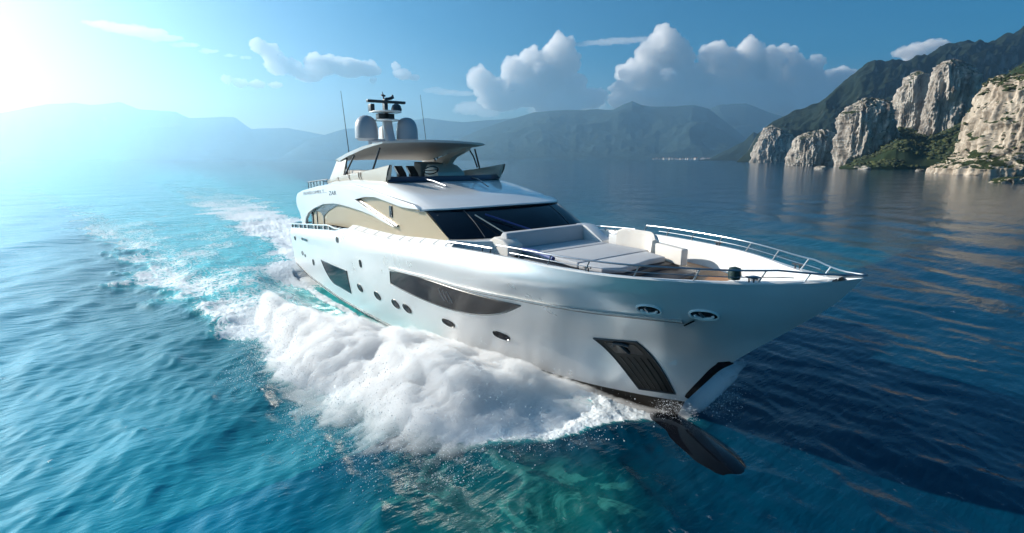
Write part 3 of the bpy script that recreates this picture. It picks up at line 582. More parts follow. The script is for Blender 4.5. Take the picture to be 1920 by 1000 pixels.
# ------------------------------------------------------------------ superstructure
SIDE = [(4.6, 3.0), (10.5, 3.45), (16, 3.92), (20.12, 4.22), (20.05, 4.32), (18.3, 5.17), (16.6, 5.3), (14.3, 5.5), (12, 5.4), (8.9, 4.95), (5.5, 4.45), (4.6, 4.0)]
for sd in (-1, 1):
    MB().prism([(x, sd * 3.2, z) for x, z in SIDE], (0, -sd * .12, 0)).build('side_glazing', GOLD, yacht)
    wing = [(1.72, 4.27), (1.86, 4.6), (2.25, 4.88), (3.4, 5.1), (6.6, 5.5), (9, 5.7), (12, 5.78), (13.6, 5.7), (15.0, 5.55), (18.0, 5.28), (18.32, 5.16), (17.4, 5.13), (16.58, 5.15), (15.5, 5.26), (14.3, 5.36), (13.14, 5.29), (11.96, 5.11), (13.9, 4.74), (15.3, 4.47), (16.1, 4.31), (16.05, 4.28), (14.9, 4.41), (14, 4.545), (12.8, 4.64), (11.46, 4.69), (10.2, 4.73), (8.88, 4.71), (7.1, 4.54), (5.45, 4.2), (4.2, 3.84), (3.55, 3.45), (3.3, 2.9), (2.55, 2.85), (2.6, 3.3), (2.35, 3.7), (1.9, 4.0)]
    MB().prism([(x, sd * 3.22, z) for x, z in wing], (0, sd * .17, 0)).build('side_wing', GEL, yacht, smooth=40, bevel=.045, seg=3)
    MB().tube([(x, sd * 3.235, z) for x, z in smooth_curve([(11.96, 5.13), (13.9, 4.76), (15.3, 4.49), (16.15, 4.33)], 14)], .05, 6).build('wing_trim', TRIM, yacht)
    MB().box((15.42, sd * 3.19, 4.62), (15.66, sd * 3.24, 5.08)).build('vent', DARKG, yacht, bevel=.01)
    # dark framing of the aft saloon doors under the arch
    tri = [(3.9, 3.75), (4.86, 4.08), (6.16, 4.45), (8.56, 4.70), (9.46, 4.71), (8.4, 4.46), (7.49, 4.21), (6.85, 3.95), (6.55, 3.80), (6.2, 3.98), (5.64, 4.05), (5.2, 4.0), (4.6, 3.92)]
    MB().prism([(x, sd * 3.2, z) for x, z in tri], (0, sd * .03, 0)).build('door_frame', TRIM, yacht)
    for x, z0, z1, w in ((5.3, 3.1, 4.05, .09), (6.55, 3.2, 3.9, .09), (4.35, 3.0, 3.9, .22)):
        MB().box((x - w / 2, sd * 3.195, z0), (x + w / 2, sd * 3.235, z1)).build('door_frame', TRIM, yacht)
    MB().prism([(x, sd * 3.2, z) for x, z in [(4.2, 2.95), (8.0, 3.25), (10.3, 3.48), (12.5, 3.70), (12.5, 3.76), (10.2, 3.62), (8.2, 3.52), (4.2, 3.16)]], (0, sd * .03, 0)).build('lower_trim', TRIM, yacht)
    # low inclined panels between gunwale and glazing, with seams
    xs = np.linspace(11, 20.6, 40)
    MB().grid(np.array([[(x, sd * (inner(x) + .02), sheer_z(x) + .03), (x, sd * (3.33), sheer_z(x) + .10), (x, sd * 3.205, sheer_z(x) + .17)] for x in xs]), flip=sd < 0).build('side_deck', GELD, yacht)
    for x in (11.9, 12.9, 14.2, 15.6, 16.7, 17.5, 18.4, 19.4, 20.2):
        MB().tube([(x, sd * (inner(x) + .02), sheer_z(x) + .036), (x + .03, sd * 3.33, sheer_z(x) + .106), (x + .06, sd * 3.21, sheer_z(x) + .175)], .012, 5).build('panel_seam', GREY, yacht)
    # aft bulwark rail: white cap on posts over dark glass
    xs = np.linspace(.05, 9.6, 30)
    MB().grid(np.array([[(x, sd * (sheer_b(x) - .07), sheer_z(x) + .02), (x, sd * (sheer_b(x) - .07), sheer_z(x) + .24)] for x in xs])).build('rail_glass', DARKG, yacht)
    rail = MB().tube([(x, sd * (sheer_b(x) - .06), sheer_z(x) + .27 - .2 * sstep(8, 10.2, x)) for x in np.linspace(.05, 10.2, 30)], .045, 8).build('aft_rail', GEL, yacht)
    for x in (.1, .9, 2.2, 3.3, 4.1, 5.6, 6.3, 7.4, 8.3):
        MB().box((x, sd * (sheer_b(x) - .11), sheer_z(x)), (x + .12, sd * (sheer_b(x) - .02), sheer_z(x) + .26)).build('rail_post', GEL, rail)
MB().tube([(.05, -3.4, 2.76), (-.05, 0, 2.78), (.05, 3.4, 2.76)], .045).build('aft_rail', TRIM, yacht)
MB().box((4.2, -3.18, 2.3), (4.3, 3.18, 4.7)).build('saloon_doors', DARKG, yacht)
MB().box((4.4, -3.0, 2.4), (19, 3.0, 5.0)).build('deckhouse_core', CHAR, yacht)

# roof / flybridge deck shell
WS_B = lambda y: float(np.interp(abs(y), [0, .9, 1.8, 2.6, 3.2], [20.85, 20.82, 20.68, 20.42, 20.05]))
WS_T = lambda y: float(np.interp(abs(y), [0, 1, 2, 2.7, 3.0, 3.3], [19.32, 19.3, 19.13, 18.83, 18.6, 18.2]))
ze = lambda x: float(np.interp(x, [1.7, 2.1, 3.4, 6.6, 8, 11, 14.4, 15.6, 17, 18, 18.95], [4.3, 4.75, 5.12, 5.58, 5.78, 5.97, 6.0, 5.87, 5.64, 5.44, 5.2]))
zl = lambda x: float(np.interp(x, [1.7, 2.1, 3.4, 6.6, 8, 11, 12, 13.1, 14.3, 15.5, 16.58, 18.3, 19], [4.27, 4.5, 4.8, 5.2, 5.4, 5.55, 5.55, 5.5, 5.45, 5.33, 5.22, 5.17, 5.14]))
ys = np.r_[-1, -.955, -.905, -.87, np.linspace(-.8, .8, 15), .87, .905, .955, 1] * 3.33
rows = []
for t in np.linspace(0, 1, 70):
    row = []
    for y in ys:
        x0 = 1.72 + .5 * (1 - (y / 3.33) ** 2) * -1; x = x0 + t * (WS_T(y) + .1 - x0); xe = 1.72 + t * (18.95 - 1.72); a = abs(y) / 3.33
        zt = ze(xe) + .06 * (1 - (a / .87) ** 2) if a <= .87 else ze(xe) + (zl(xe) - ze(xe)) * min(1, ((a - .87) / .13) ** 1.6)
        row.append((x, y, zt))
    rows.append(row)
G = np.array(rows); G2 = G.copy(); G2[..., 2] -= .13; G2[..., 1] *= .985
roof = MB().grid(G)
lip = np.stack([G[-1], G[-1] + [.03, 0, -.05], G[-1] + [-.06, 0, -.085], G[-1] + [-.5, 0, -.10]]); roof.grid(lip)
aft = np.stack([G[0], G[0] + [.02, 0, -.1], G[0] + [.6, 0, -.2], G[0] + [3.4, 0, -.25]]); roof.grid(aft)
roof.build('roof', GEL, yacht, smooth=32)
MB().tube([(p[0] + .02, p[1], p[2] - .075) for p in G[-1][2:-2]], .028, 6).build('brow_trim', TRIM, yacht)
# windscreen
yy = np.linspace(-3.2, 3.2, 41)
wsb = [(WS_B(y), y, 4.30) for y in yy]; wst = [(WS_T(y) + .06, y * .985, 5.14) for y in yy]
wg = np.array([[np.array(a) * (1 - k) + np.array(b) * k + np.array([.05 * math.sin(k * math.pi), 0, .04 * math.sin(k * math.pi)]) for k in np.linspace(0, 1, 9)] for a, b in zip(wsb, wst)])
ws = MB().grid(wg).build('windscreen', DARKG, yacht, smooth=60)
for i in (7, 33): MB().tube([tuple(p + [.012, 0, .012]) for p in wg[i]], .012, 5).build('mullion', CHAR, ws)
for i, c2 in ((16, 9),): pass
def wiper(y0, y1, mat=STEEL, r=.02):
    P = [np.array([WS_B(y0) * (1 - k) + WS_T(y0) * k, y0 + (y1 - y0) * k, 4.3 + .84 * k]) + [.1, 0, .1] for k in (.02, .25, .5, .72)]
    MB().tube([tuple(p) for p in P], r, 6).build('wiper', mat, ws)
wiper(-1.35, -2.15, pbr('pale_arm', (.6, .58, .5), .4), .022); wiper(-.12, -2.1, BLUE, .035)
# white coaming in front of the windscreen
poly = [(WS_B(y) - .05, y) for y in np.linspace(-3.28, 3.28, 21)]; fr = [(21.35, 2.0), (21.5, 1.2), (21.5, -1.2), (21.35, -2.0), (20.9, -2.7)]
fr = [(20.9, 2.7)] + fr
MB().prism([(x, y, 3.6) for x, y in poly] + [(x, y, 3.6) for x, y in fr], (0, 0, .68)).build('foredeck_coaming', GEL, yacht, bevel=.04)

# ------------------------------------------------------------------ foredeck lounge
lg = pbr('navy_base', (.012, .014, .022), .5)
MB().prism([(x, y, 3.52) for x, y in [(24.6, -1.9), (26.2, -1.8), (26.6, -1.1), (26.75, 0), (26.7, .9), (26.5, 1.5), (24.6, 1.9)]], (0, 0, .22)).build('lounge_step', lg, yacht, bevel=.05)
pl = [(21.3, -1.95), (24.4, -1.85), (25.6, -1.62), (25.95, -1.1), (25.85, -.3), (25.75, .5), (25.9, 1.4), (24.4, 1.85), (21.3, 1.95)]
MB().prism([(x, y, 3.52) for x, y in pl], (0, 0, .36)).build('lounge_base', lg, yacht, bevel=.06)
def pad(name, P, z0, h, mat=CUSHG, bev=.06, parent=None): return MB().prism([(x, y, z0) for x, y in P], (0, 0, h)).build(name, mat, parent or yacht, bevel=bev, seg=3)
pad('sunpad', [(21.78, -1.55), (22.86, -1.58), (22.86, 1.6), (21.78, 1.6)], 3.88, .18)
pad('sunpad', [(22.90, -1.60), (24.62, -1.66), (24.62, 1.58), (22.90, 1.6)], 3.88, .18)
pad('sunpad', [(24.66, -1.68), (25.5, -1.6), (25.82, -1.1), (25.7, -.3), (25.55, .4), (25.6, 1.1), (24.66, 1.42)], 3.88, .17)
MB().prism([(21.25, -1.95, 3.9), (21.74, -1.95, 3.9), (21.66, -1.95, 4.56), (21.40, -1.95, 4.58), (21.25, -1.95, 4.4)], (0, 3.85, 0)).build('sofa_back', CUSHG, yacht, bevel=.07, seg=3)
MB().prism([(20.75, -2.2, 3.85), (22.05, -2.2, 3.85), (22.08, -2.2, 4.22), (21.75, -2.2, 4.38), (21.25, -2.2, 4.42), (20.95, -2.2, 4.26)], (0, .62, 0)).build('armrest', CUSH, yacht, bevel=.07, seg=3)
MB().prism([(21.7, 1.55, 3.9), (22.7, 1.55, 3.9), (22.62, 1.55, 4.1), (21.8, 1.55, 4.56), (21.3, 1.55, 4.58)], (0, .5, 0)).build('armrest', GEL, yacht, bevel=.04)
pad('drinks_box', [(22.75, 1.75), (23.25, 1.75), (23.25, 2.25), (22.75, 2.25)], 3.85, .5, GELD, .03)
def sweep(path, z0, z1, th, name, mat):
    P = smooth_curve(path, 24); m = []
    for i, p in enumerate(P):
        d = P[min(i + 1, 23)] - P[max(i - 1, 0)]; d /= np.linalg.norm(d); n = np.array([-d[1], d[0]]); e = min(1, .86 + .05 * i) * (1 - .28 * max(0, (i - 16) / 7) ** 2)
        m.append([(p[0], p[1], z0), (p[0] + n[0] * th * .15, p[1] + n[1] * th * .15, z0 + (z1 - z0) * .9 * e), (p[0] + n[0] * th * .5, p[1] + n[1] * th * .5, z0 + (z1 - z0) * e), (p[0] + n[0] * th, p[1] + n[1] * th, z0 + (z1 - z0) * .88 * e), (p[0] + n[0] * th, p[1] + n[1] * th, z0)])
    b = MB().grid(np.array(m)); b.add(m[0], [(0, 1, 2, 3, 4)]); b.add(m[-1], [(4, 3, 2, 1, 0)]); return b.build(name, mat, yacht, smooth=40)
sweep([(23.2, 1.62), (23.9, 1.68), (24.5, 1.62), (24.85, 1.35)], 4.0, 4.62, .26, 'curved_backrest', CUSH)
MB().prism([(24.9, 1.45, 3.85), (26.15, 1.08, 3.85), (26.2, 1.34, 3.85), (24.95, 1.72, 3.85)], (0, 0, .5)).build('armrest', CUSH, yacht, bevel=.06, seg=3)
# hatch, windlass, cleats and lines on the bow
hb_ = MB().prism([(27.2, -.5, 3.54), (28.3, -.35, 3.54), (28.3, .35, 3.54), (27.2, .5, 3.54)], (0, 0, .10)).build('deck_hatch', TEAK, yacht, bevel=.02)
MB().tube([(27.15, .9, 3.56), (27.9, .5, 3.62)], .03).tube([(26.9, 1.3, 3.56), (27.8, 1.5, 3.6)], .02).build('deck_fitting', GEL, yacht)
MB().lathe([(.16, 0), (.16, .06), (.09, .09), (.08, .18), (.15, .22), (.15, .27), (.05, .3)], (28.7, .3, 3.86), 20).build('windlass', STEEL, yacht)
for sd in (-1, 1):
    for x in (26.2, 29.3):
        y = sd * (sheer_b(x) - .1); z = sheer_z(x) + .03
        MB().tube([(x - .05, y, z), (x - .05, y, z + .09)], .018).tube([(x + .05, y, z), (x + .05, y, z + .09)], .018).tube([(x - .13, y, z + .1), (x + .13, y, z + .1)], .022).build('cleat', CHAR, yacht)
MB().lathe([(.02, -.15), (.12, -.12), (.14, 0), (.12, .12), (.03, .15)], (29.0, -1.28, 4.50), 16).build('mooring_fender', pbr('dark_green_cover', (.012, .035, .035), .5), yacht)
# bow rails
for sd in (-1, 1):
    def rp(x, h, o=.09):
        b = max(sheer_b(min(x, 31)) - o, 0); h = h * float(np.interp(x, [23, 29.6, 30.6], [1, 1, .45])); return (x + h * .5, sd * b, sheer_z(min(x, 31)) + h)
    xs = list(np.linspace(22.95, 30.55, 40)); end = [(31.04, 0, 4.66)]
    rail = MB().tube([rp(x, .32) for x in xs] + end, .022, 8).build('bow_rail', STEEL, yacht)
    MB().tube([rp(x, .16) for x in np.linspace(23.6, 29.9, 36)], .011, 6).build('rail_wire', STEEL, rail)
    for x in (22.95, 24.0, 25.05, 26.15, 27.27, 28.36, 29.4, 30.1):
        MB().tube([rp(x, .02), rp(x, .17), rp(x, .32)], .017, 6).build('stanchion', STEEL, rail)
# low handrail along the starboard side deck
for sd in (-1, 1):
    hp = lambda x, h: (x, sd * (inner(x) - .06), sheer_z(x) + h)
    rail = MB().tube([hp(x, .16) for x in np.linspace(20.2, 22.7, 10)], .022, 6).build('side_handrail', STEEL, yacht)
    for x in (20.4, 21.2, 21.7, 22.2, 22.6): MB().tube([hp(x, .0), hp(x + .05, .16)], .018, 6).build('rail_post', CHAR if x > 22 else STEEL, rail)
MB().tube([(22.15, -1.75, 4.1), (23.2, -2.05, 4.22), (24.3, -2.3, 4.2)], .06, 8).build('rolled_cover', BLUE, yacht)
# ------------------------------------------------------------------ flybridge
for sd in (-1, 1):
    top = [(6.9, 5.80), (9.1, 6.07), (12.05, 6.35), (13.6, 6.5), (14.6, 6.62), (15.02, 6.66)]; tp = smooth_curve(top, 30)
    g = []
    for i, (x, z) in enumerate(tp):
        f = i / 29; b = ze(x) - .04; xt = x
        g.append([(x - .45 * f ** 6 * 1, sd * 2.90, b), (x - .2 * f ** 6, sd * 2.97, (b + z) / 2), (xt, sd * 2.96, z), (xt - .02, sd * 2.92, z + .03), (xt - .02, sd * 2.84, z + .03), (xt - .05, sd * 2.80, z - .03), (x - .45 * f ** 6, sd * 2.78, b)])
    m = MB().grid(np.array(g), flip=sd > 0); m.add(g[0], [tuple(range(7))]); m.add(g[-1], [tuple(range(7))[::-1]])
    co_ = m.build('flybridge_coaming', BEIGE, yacht, smooth=40)
    for x in (8.7, 10.3, 11.6, 11.85):
        z = float(np.interp(x, tp[:, 0], tp[:, 1])); MB().tube([(x, sd * 2.985, z), (x, sd * 2.985, (z + ze(x)) / 2), (x, sd * 2.915, ze(x))], .018, 5).build('coaming_seam', pbr('brown_seam', (.16, .10, .07), .5), co_)
    MB().tube([(15.04, sd * 2.93, 6.69), (14.9, sd * 2.97, 6.45), (14.6, sd * 2.93, 6.02)], .035, 6).build('coaming_edge', TRIM, co_)
    # rear quarter panel of the hardtop and its dark struts
    MB().prism([(7.47, sd * 2.55, 6.9), (8.75, sd * 2.55, 7.05), (9.2, sd * 2.7, 6.1), (6.4, sd * 2.75, 5.72)], (0, -sd * .06, 0)).build('quarter_panel', BEIGE, yacht, bevel=.02)
    for a, b in (((8.86, 6.98), (9.25, 6.1)), ((9.9, 7.1), (9.35, 6.1)), ((13.1, 7.42), (13.0, 6.42))):
        MB().tube([(a[0], sd * 2.5, a[1]), (b[0], sd * 2.86, b[1])], .045, 8).build('strut', TRIM, yacht)
    # aft flybridge rail
    rail = MB().tube([(7.1, sd * 3.02, 5.86), (3.35, sd * 3.02, 5.58), (2.6, sd * 2.2, 5.54), (2.45, 0, 5.54)], .025, 6).build('flybridge_rail', CHAR, yacht)
    for x in (3.35, 3.9, 4.5, 5.1, 5.7, 6.3, 7.0): MB().tube([(x, sd * 3.02, ze(x) - .03), (x, sd * 3.02, 5.58 + (x - 3.35) * .075)], .016, 6).build('stanchion', CHAR, rail)
    MB().grid(np.array([[(x, sd * 3.01, ze(x) + .02), (x, sd * 3.01, 5.54 + (x - 3.35) * .075)] for x in np.linspace(3.4, 6.2, 8)])).build('rail_glass', pbr('smoked_pane', (.10, .15, .17), .08, coat=.5), rail)
# low dark base at the front of the flybridge
fb = [(14.55, -2.9), (14.95, -2.2), (15.2, -1), (15.25, 0), (15.2, 1), (14.95, 2.2), (14.55, 2.9)]
P = smooth_curve(fb, 40)
MB().grid(np.array([[(x - .35, y, 6.02), (x - .2, y, 6.2), (x - .05, y, 6.2), (x + .18, y, 6.02 - .02)] for x, y in P])).build('dash_trim', pbr('navy_trim', (.01, .02, .05), .3), yacht, smooth=50)
# helm, wheel, seats
MB().prism([(12.0, .2, 6.0), (13.5, .2, 6.0), (13.35, .2, 6.3), (12.75, .2, 6.62), (12.35, .2, 6.68), (12.0, .2, 6.4)], (0, 1.5, 0)).build('helm_console', BEIGE, yacht, bevel=.06, seg=3)
MB().prism([(11.1, .1, 6.0), (11.85, .1, 6.0), (11.85, .1, 6.72), (11.1, .1, 6.80)], (0, 1.3, 0)).build('helm_seat', pbr('taupe_leather', (.20, .17, .14), .6), yacht, bevel=.08, seg=3)
ang = np.linspace(0, 2 * math.pi, 25)
MB().tube([(13.75 + .14 * math.sin(a), -.35 + .36 * math.cos(a), 6.42 + .17 * math.sin(a)) for a in ang], .03, 6, False).tube([(13.7, -.7, 6.4), (13.78, 0, 6.44)], .02, 5).build('steering_wheel', TRIM, yacht)
for y in (-1.7, -1.1):
    s_ = MB().prism([(12.9, y, 6.0), (13.3, y, 6.0), (13.1, y, 6.3), (12.7, y, 6.62), (12.6, y, 6.58), (12.95, y, 6.25)], (0, .4, 0)).build('folding_seat', TRIM, yacht, bevel=.02)
pad('flybridge_bench', [(8.2, -2.6), (11.5, -2.6), (11.5, -1.7), (8.2, -1.7)], 5.95, .42, CUSH)
pad('flybridge_bench', [(8.2, 1.9), (11.0, 1.9), (11.0, 2.6), (8.2, 2.6)], 5.95, .42, CUSH)
# port helm arch: slanting pale beam and pillars up to the hardtop
MB().prism([(10.2, 1.5, 6.6), (11.2, 1.5, 7.0), (13.2, 1.9, 7.5), (13.2, 1.9, 7.35), (12.2, 1.7, 7.0), (11.9, 1.6, 6.66)], (0, .3, 0)).build('hardtop_arch', BEIGE, yacht, bevel=.03)
for a, b, r in (((9.3, 2.45, 7.0), (10.0, 2.75, 6.1), .07), ((10.4, 2.45, 7.42), (10.5, 2.8, 6.15), .09), ((12.42, 2.45, 7.62), (12.8, 2.84, 6.5), .04)):
    MB().tube([a, ((a[0] + b[0]) / 2 + .06, (a[1] + b[1]) / 2 + .05, (a[2] + b[2]) / 2), b], r, 8).build('strut', TRIM if r < .08 else GREY, yacht)
# hardtop
ht = lambda x: float(np.interp(x, [7.3, 7.69, 9.37, 11.55, 12.8, 13.8], [6.80, 6.94, 7.25, 7.54, 7.63, 7.67]))
yh = np.linspace(-2.68, 2.68, 25); up, dn = [], []
for t in np.linspace(0, 1, 34):
    u_, d_ = [], []
    for y in yh:
        a = abs(y) / 2.68; x = 7.55 + t * (13.78 + .30 * (1 - a * a) - 7.55); xe = 7.55 + t * 6.23
        edge = 1 - max(0, (a - .93) / .07) ** 2
        u_.append((x, y, ht(xe) + .10 * (1 - a * a) - .03 * (1 - edge))); d_.append((x - .05 * t, y * .985, ht(xe) + .08 * (1 - a * a) - .05 - .12 * (1 - .7 * t) * sstep(0, .1, t) - .07 * math.sin(math.pi * min(1, t * .9 + .1)) ** .6 * (1 - .35 * a) ))
    up.append(u_); dn.append(d_)
U, D_ = np.array(up), np.array(dn)
LIN = pbr('hardtop_lining', (.36, .34, .32), .6, vary=.05)
MB().grid(D_, flip=True).build('hardtop_lining', LIN, yacht, smooth=40)
m = MB().grid(U)
for a, b in ((U[0], D_[0]), (D_[-1], U[-1]), (D_[:, 0], U[:, 0]), (U[:, -1], D_[:, -1])): m.grid(np.stack([a, b]))
m.build('hardtop', GEL, yacht, smooth=35)
# mast, domes, radar, aerials
me_ = [(8.45, 7.3), (9.2, 7.3), (8.92, 7.9), (8.66, 8.45), (8.55, 9.0), (8.1, 9.0), (8.18, 8.5), (8.28, 7.9)]
mast = MB().prism([(x, -.21, z) for x, z in me_], (0, .42, 0)).build('mast', GREY, yacht, bevel=.06)
MB().tube([(8.3, -1.05, 7.86), (8.4, 0, 7.9), (8.3, 1.05, 7.86)], .09, 8).build('crossarm', GREY, mast)
MB().prism([(7.5, -.2, 8.0), (8.1, -.2, 8.0), (8.1, -.2, 8.7), (7.6, -.2, 8.6)], (0, .4, 0)).build('fairing', GEL, mast, bevel=.05)
MB().box((8.05, -.10, 8.9), (8.35, .10, 10.05)).build('upper_post', CHAR, mast, bevel=.02)
for z, w, x1 in ((8.92, .62, 9.1), (9.36, .75, 9.25)):
    MB().prism([(7.75, -w, z), (8.6, -w, z), (x1, -w * .5, z), (x1 + .05, 0, z), (x1, w * .5, z), (8.6, w, z), (7.75, w, z)], (0, 0, .07)).build('mast_platform', GEL, mast, bevel=.02)
MB().box((7.9, -.45, 9.05), (8.35, .45, 9.32)).build('instrument_box', CHAR, mast, bevel=.03)
MB().lathe([(.26, 0), (.28, .12), (.22, .3), (.06, .40)], (8.7, .42, 9.43), 18).build('camera_dome', CHAR, mast)
MB().box((7.55, -.72, 9.42), (7.95, -.48, 9.82)).build('searchlight', CHAR, mast, bevel=.04)
MB().prism([(8.05, -1.0, 9.86), (8.3, -1.0, 9.86), (8.3, -1.0, 10.0), (8.05, -1.0, 10.0)], (.35, 2.0, -.02)).build('radar_scanner', CHAR, mast, bevel=.03)
MB().tube([(8.1, 0, 10.0), (8.02, 0, 10.3), (7.95, -.02, 10.48)], [.05, .04, .015], 8).tube([(8.05, -.12, 10.28), (8.05, .1, 10.26)], .05, 8).build('masthead_light', CHAR, mast)
MB().tube([(8.15, .05, 10.08), (8.2, .3, 10.12), (8.15, .48, 10.2), (8.1, .5, 10.32)], [.07, .08, .09, .05], 8).build('horn', CHAR, mast)
prof = [(.42, 0), (.50, .05), (.56, .12), (.61, .13), (.615, .30), (.60, .75), (.55, 1.02), (.44, 1.24), (.28, 1.37), (.12, 1.42), (.01, 1.43)]
for y, zz, k in ((-1.0, 7.88, 1.0), (1.0, 7.86, .97)):
    d = MB().lathe([(r * k * .99, z * k * .93) for r, z in prof], (7.93 if y < 0 else 8.6, y * 1.02, zz), 40).build('satellite_dome', RADOME, mast, smooth=25)
    MB().tube([(8.3, y, 7.35), (8.3, y, 7.95)], .1, 8).build('dome_foot', GREY, mast)
for y, b, t in ((-2.3, (8.62, 7.12), (8.07, 10.32)), (2.3, (8.48, 7.12), (7.87, 10.5))):
    MB().tube([(b[0], y, b[1]), (b[0] - .02, y, b[1] + .3), (t[0], y, t[1])], [.035, .022, .010], 6).build('whip_aerial', CHAR, yacht)
# thin handrails lying on the front roof
for P in ([(14.9, -1.45, 6.12), (15.7, -1.3, 6.02), (16.6, -1.25, 5.86)], [(14.7, .95, 6.16), (15.8, .85, 6.06), (17.2, .45, 5.80)]):
    MB().tube(P, .03, 6).build('roof_handrail', STEEL, yacht)
# lettering on the flybridge side
def lettering(name, txt, h, x0, z0, x1, z1, mat):
    for sd in (-1, 1):
        c = bpy.data.curves.new(name, 'FONT'); c.body = txt; c.size = h; c.extrude = .004
        t = bpy.data.objects.new('tmp', c); COL.objects.link(t); bpy.context.view_layer.update()
        me = bpy.data.meshes.new_from_object(t.evaluated_get(bpy.context.evaluated_depsgraph_get())); bpy.data.objects.remove(t)
        xs = np.array([v.co.x for v in me.vertices]); sc = (x1 - x0) / (xs.max() - xs.min())
        for v in me.vertices:
            u = (v.co.x - xs.min()) * sc; f = u / (x1 - x0)
            X = x0 + u if sd < 0 else x1 - u; zb = z0 + (z1 - z0) * (f if sd < 0 else 1 - f)
            v.co = (X, sd * (3.396 + v.co.z), zb + v.co.y)
        me.materials.clear(); link(name, me, mat, yacht)
INK = pbr('lettering_grey', (.10, .11, .13), .4)
lettering('lettering', 'EUVSLOMELT...', .26, 3.6, 4.83, 8.0, 5.22, INK)
lettering('lettering', 'ZAR', .30, 8.35, 5.10, 9.5, 5.19, TRIM)
# ------------------------------------------------------------------ bow wave: thrown water beside the hull
def spray_body(side, name, label, H, x_lo, x_hi, wid, seed, mat):
    """a closed billow of broken water, following the hull from x_hi (stem) aft to x_lo"""
    nx, nq = 240, 110
    X = np.linspace(x_lo, x_hi, nx)[:, None]; q = np.linspace(0, 1, nq)[None, :]
    hb = np.interp(X, [-3, 5, 14, 18, 22, 24, 26, 27.3], [3.3, 3.35, 3.1, 2.75, 1.95, 1.3, .55, 0])
    inn = hb + np.interp(X, [10, 12, 15, 17, 19, 21], [3.6, 2.9, 2.0, 1.0, .25, -.1]) * (1 if side < 0 else .6)
    out = np.interp(X, wid[0], wid[1])
    n0 = fbm(np.stack([X * .45 + seed, 0 * X, 0 * X], -1), 4)
    out = out + n0 * 1.3 * np.clip((out - inn) / 4, .1, 1)
    Y = inn + (out - inn) * q
    taper = sstep(x_lo, x_lo + 3, X) * sstep(x_hi, x_hi - 5, X)
    prof = (.40 + .60 * np.sin(math.pi * np.clip(q * 1.05, 0, 1)) ** .8) * sstep(1.0, .30, q) ** .8 * (.55 + .45 * sstep(0, .12, q))
    P0 = np.stack([X + 0 * q, Y, 0 * Y + seed], -1)
    big = np.abs(fbm(P0 * [.42, .42, 1], 3)) * 1.6; fine = fbm(P0 * [2.2, 2.6, 1], 5, .6); rid = fbm(P0 * [4.2, .9, 1] + 3, 5, .6, ridged=True)
    h = H * (1 + .35 * np.exp(-((X - 24.3) / 1.3) ** 2)) * taper * prof * (.72 + .45 * big + .16 * fine) + .30 * taper * (rid - .3) * sstep(1, .8, q)
    Z = -.12 + np.maximum(h, 0.02) + .05 * fine
    # the sheet is flung outwards: shear the crest away from the hull and fray the toe
    Y = Y + .35 * h + .45 * fbm(P0 * [1.6, 1.6, 1] + 7, 5, .62) * sstep(.3, 1, q) * taper + .12 * fbm(P0 * [6, 6, 1], 3) * sstep(.4, 1, q)
    Xo = X + .25 * fbm(P0 * [1.5, 1.5, 1] + 11, 4) * taper - .15 * h
    top = np.stack([Xo + 0 * q, side * Y, Z], -1); bot = top.copy(); bot[..., 2] = np.minimum(bot[..., 2] - .05, -.35)
    V = np.concatenate([top.reshape(-1, 3), bot.reshape(-1, 3)]); F = grid_faces(nx, nq); n = nx * nq
    r = np.r_[np.arange(nq), np.arange(1, nx) * nq + nq - 1, (nx - 1) * nq + np.arange(nq - 2, -1, -1), np.arange(nx - 2, 0, -1) * nq]
    rim = np.stack([r, np.roll(r, -1), np.roll(r, -1) + n, r + n], -1)
    F = np.concatenate([F, F[:, ::-1] + n, rim[:, ::-1]]) if side < 0 else np.concatenate([F[:, ::-1], F + n, rim])
    me = mesh_np(name, V, F); bm = bmesh.new(); bm.from_mesh(me); bmesh.ops.recalc_face_normals(bm, faces=bm.faces); bm.to_mesh(me); bm.free()
    return tag(link(name, me, mat), label, 'spray', kind='stuff'), top, h, q
M_SPRAY = volume_mat('spray_mist', (1, 1, 1), 3.4, .1)
sp1, top, hh, qq = spray_body(-1, 'bow_wave', 'white cloud of spray thrown up beside the starboard bow', 1.55, 9.5, 26.9, ([9.5, 12, 14, 18, 20.5, 22.4, 23.6, 24.9, 26.0, 26.5, 27.2], [7.6, 8.4, 9.3, 9.4, 9.0, 8.1, 8.3, 8.2, 6.8, 4.0, 1.2]), 3.1, M_SPRAY)
sp2, top2, _, _ = spray_body(1, 'bow_wave', 'bluish spray in the shade on the far side of the stem', .9, 12, 27.4, ([12, 18, 22, 25, 26.5, 27.5], [7.5, 7.2, 5.6, 3.2, 1.7, .6]), 8.3, M_SPRAY)
# blue curl of water climbing the shaded port side of the stem
st_ = smooth_curve([(25.9, 1.1, -.3), (26.7, .75, -.1), (27.25, .52, .45), (27.85, .42, 1.05), (28.35, .36, 1.55), (28.62, .34, 1.85)], 40)
mb = MB().tube([tuple(p) for p in st_], list(np.interp(np.linspace(0, 1, 40), [0, .15, .35, .6, .85, 1], [.25, .62, .58, .44, .27, .06])), 28)
V = np.array(mb.v); V += fbm(V * 2.2, 4)[:, None] * [.12, .10, .12] + fbm(V * 7, 4)[:, None] * [.10, .06, .10]; V[:, 1] = np.maximum(V[:, 1], .05)
mb.v = [tuple(p) for p in V]
tag(mb.build('bow_curl', volume_mat('curl_mist', (.90, .97, 1), 2.2, .1), smooth=80), 'blue shaded curl of water climbing the far side of the stem', 'spray', kind='stuff')
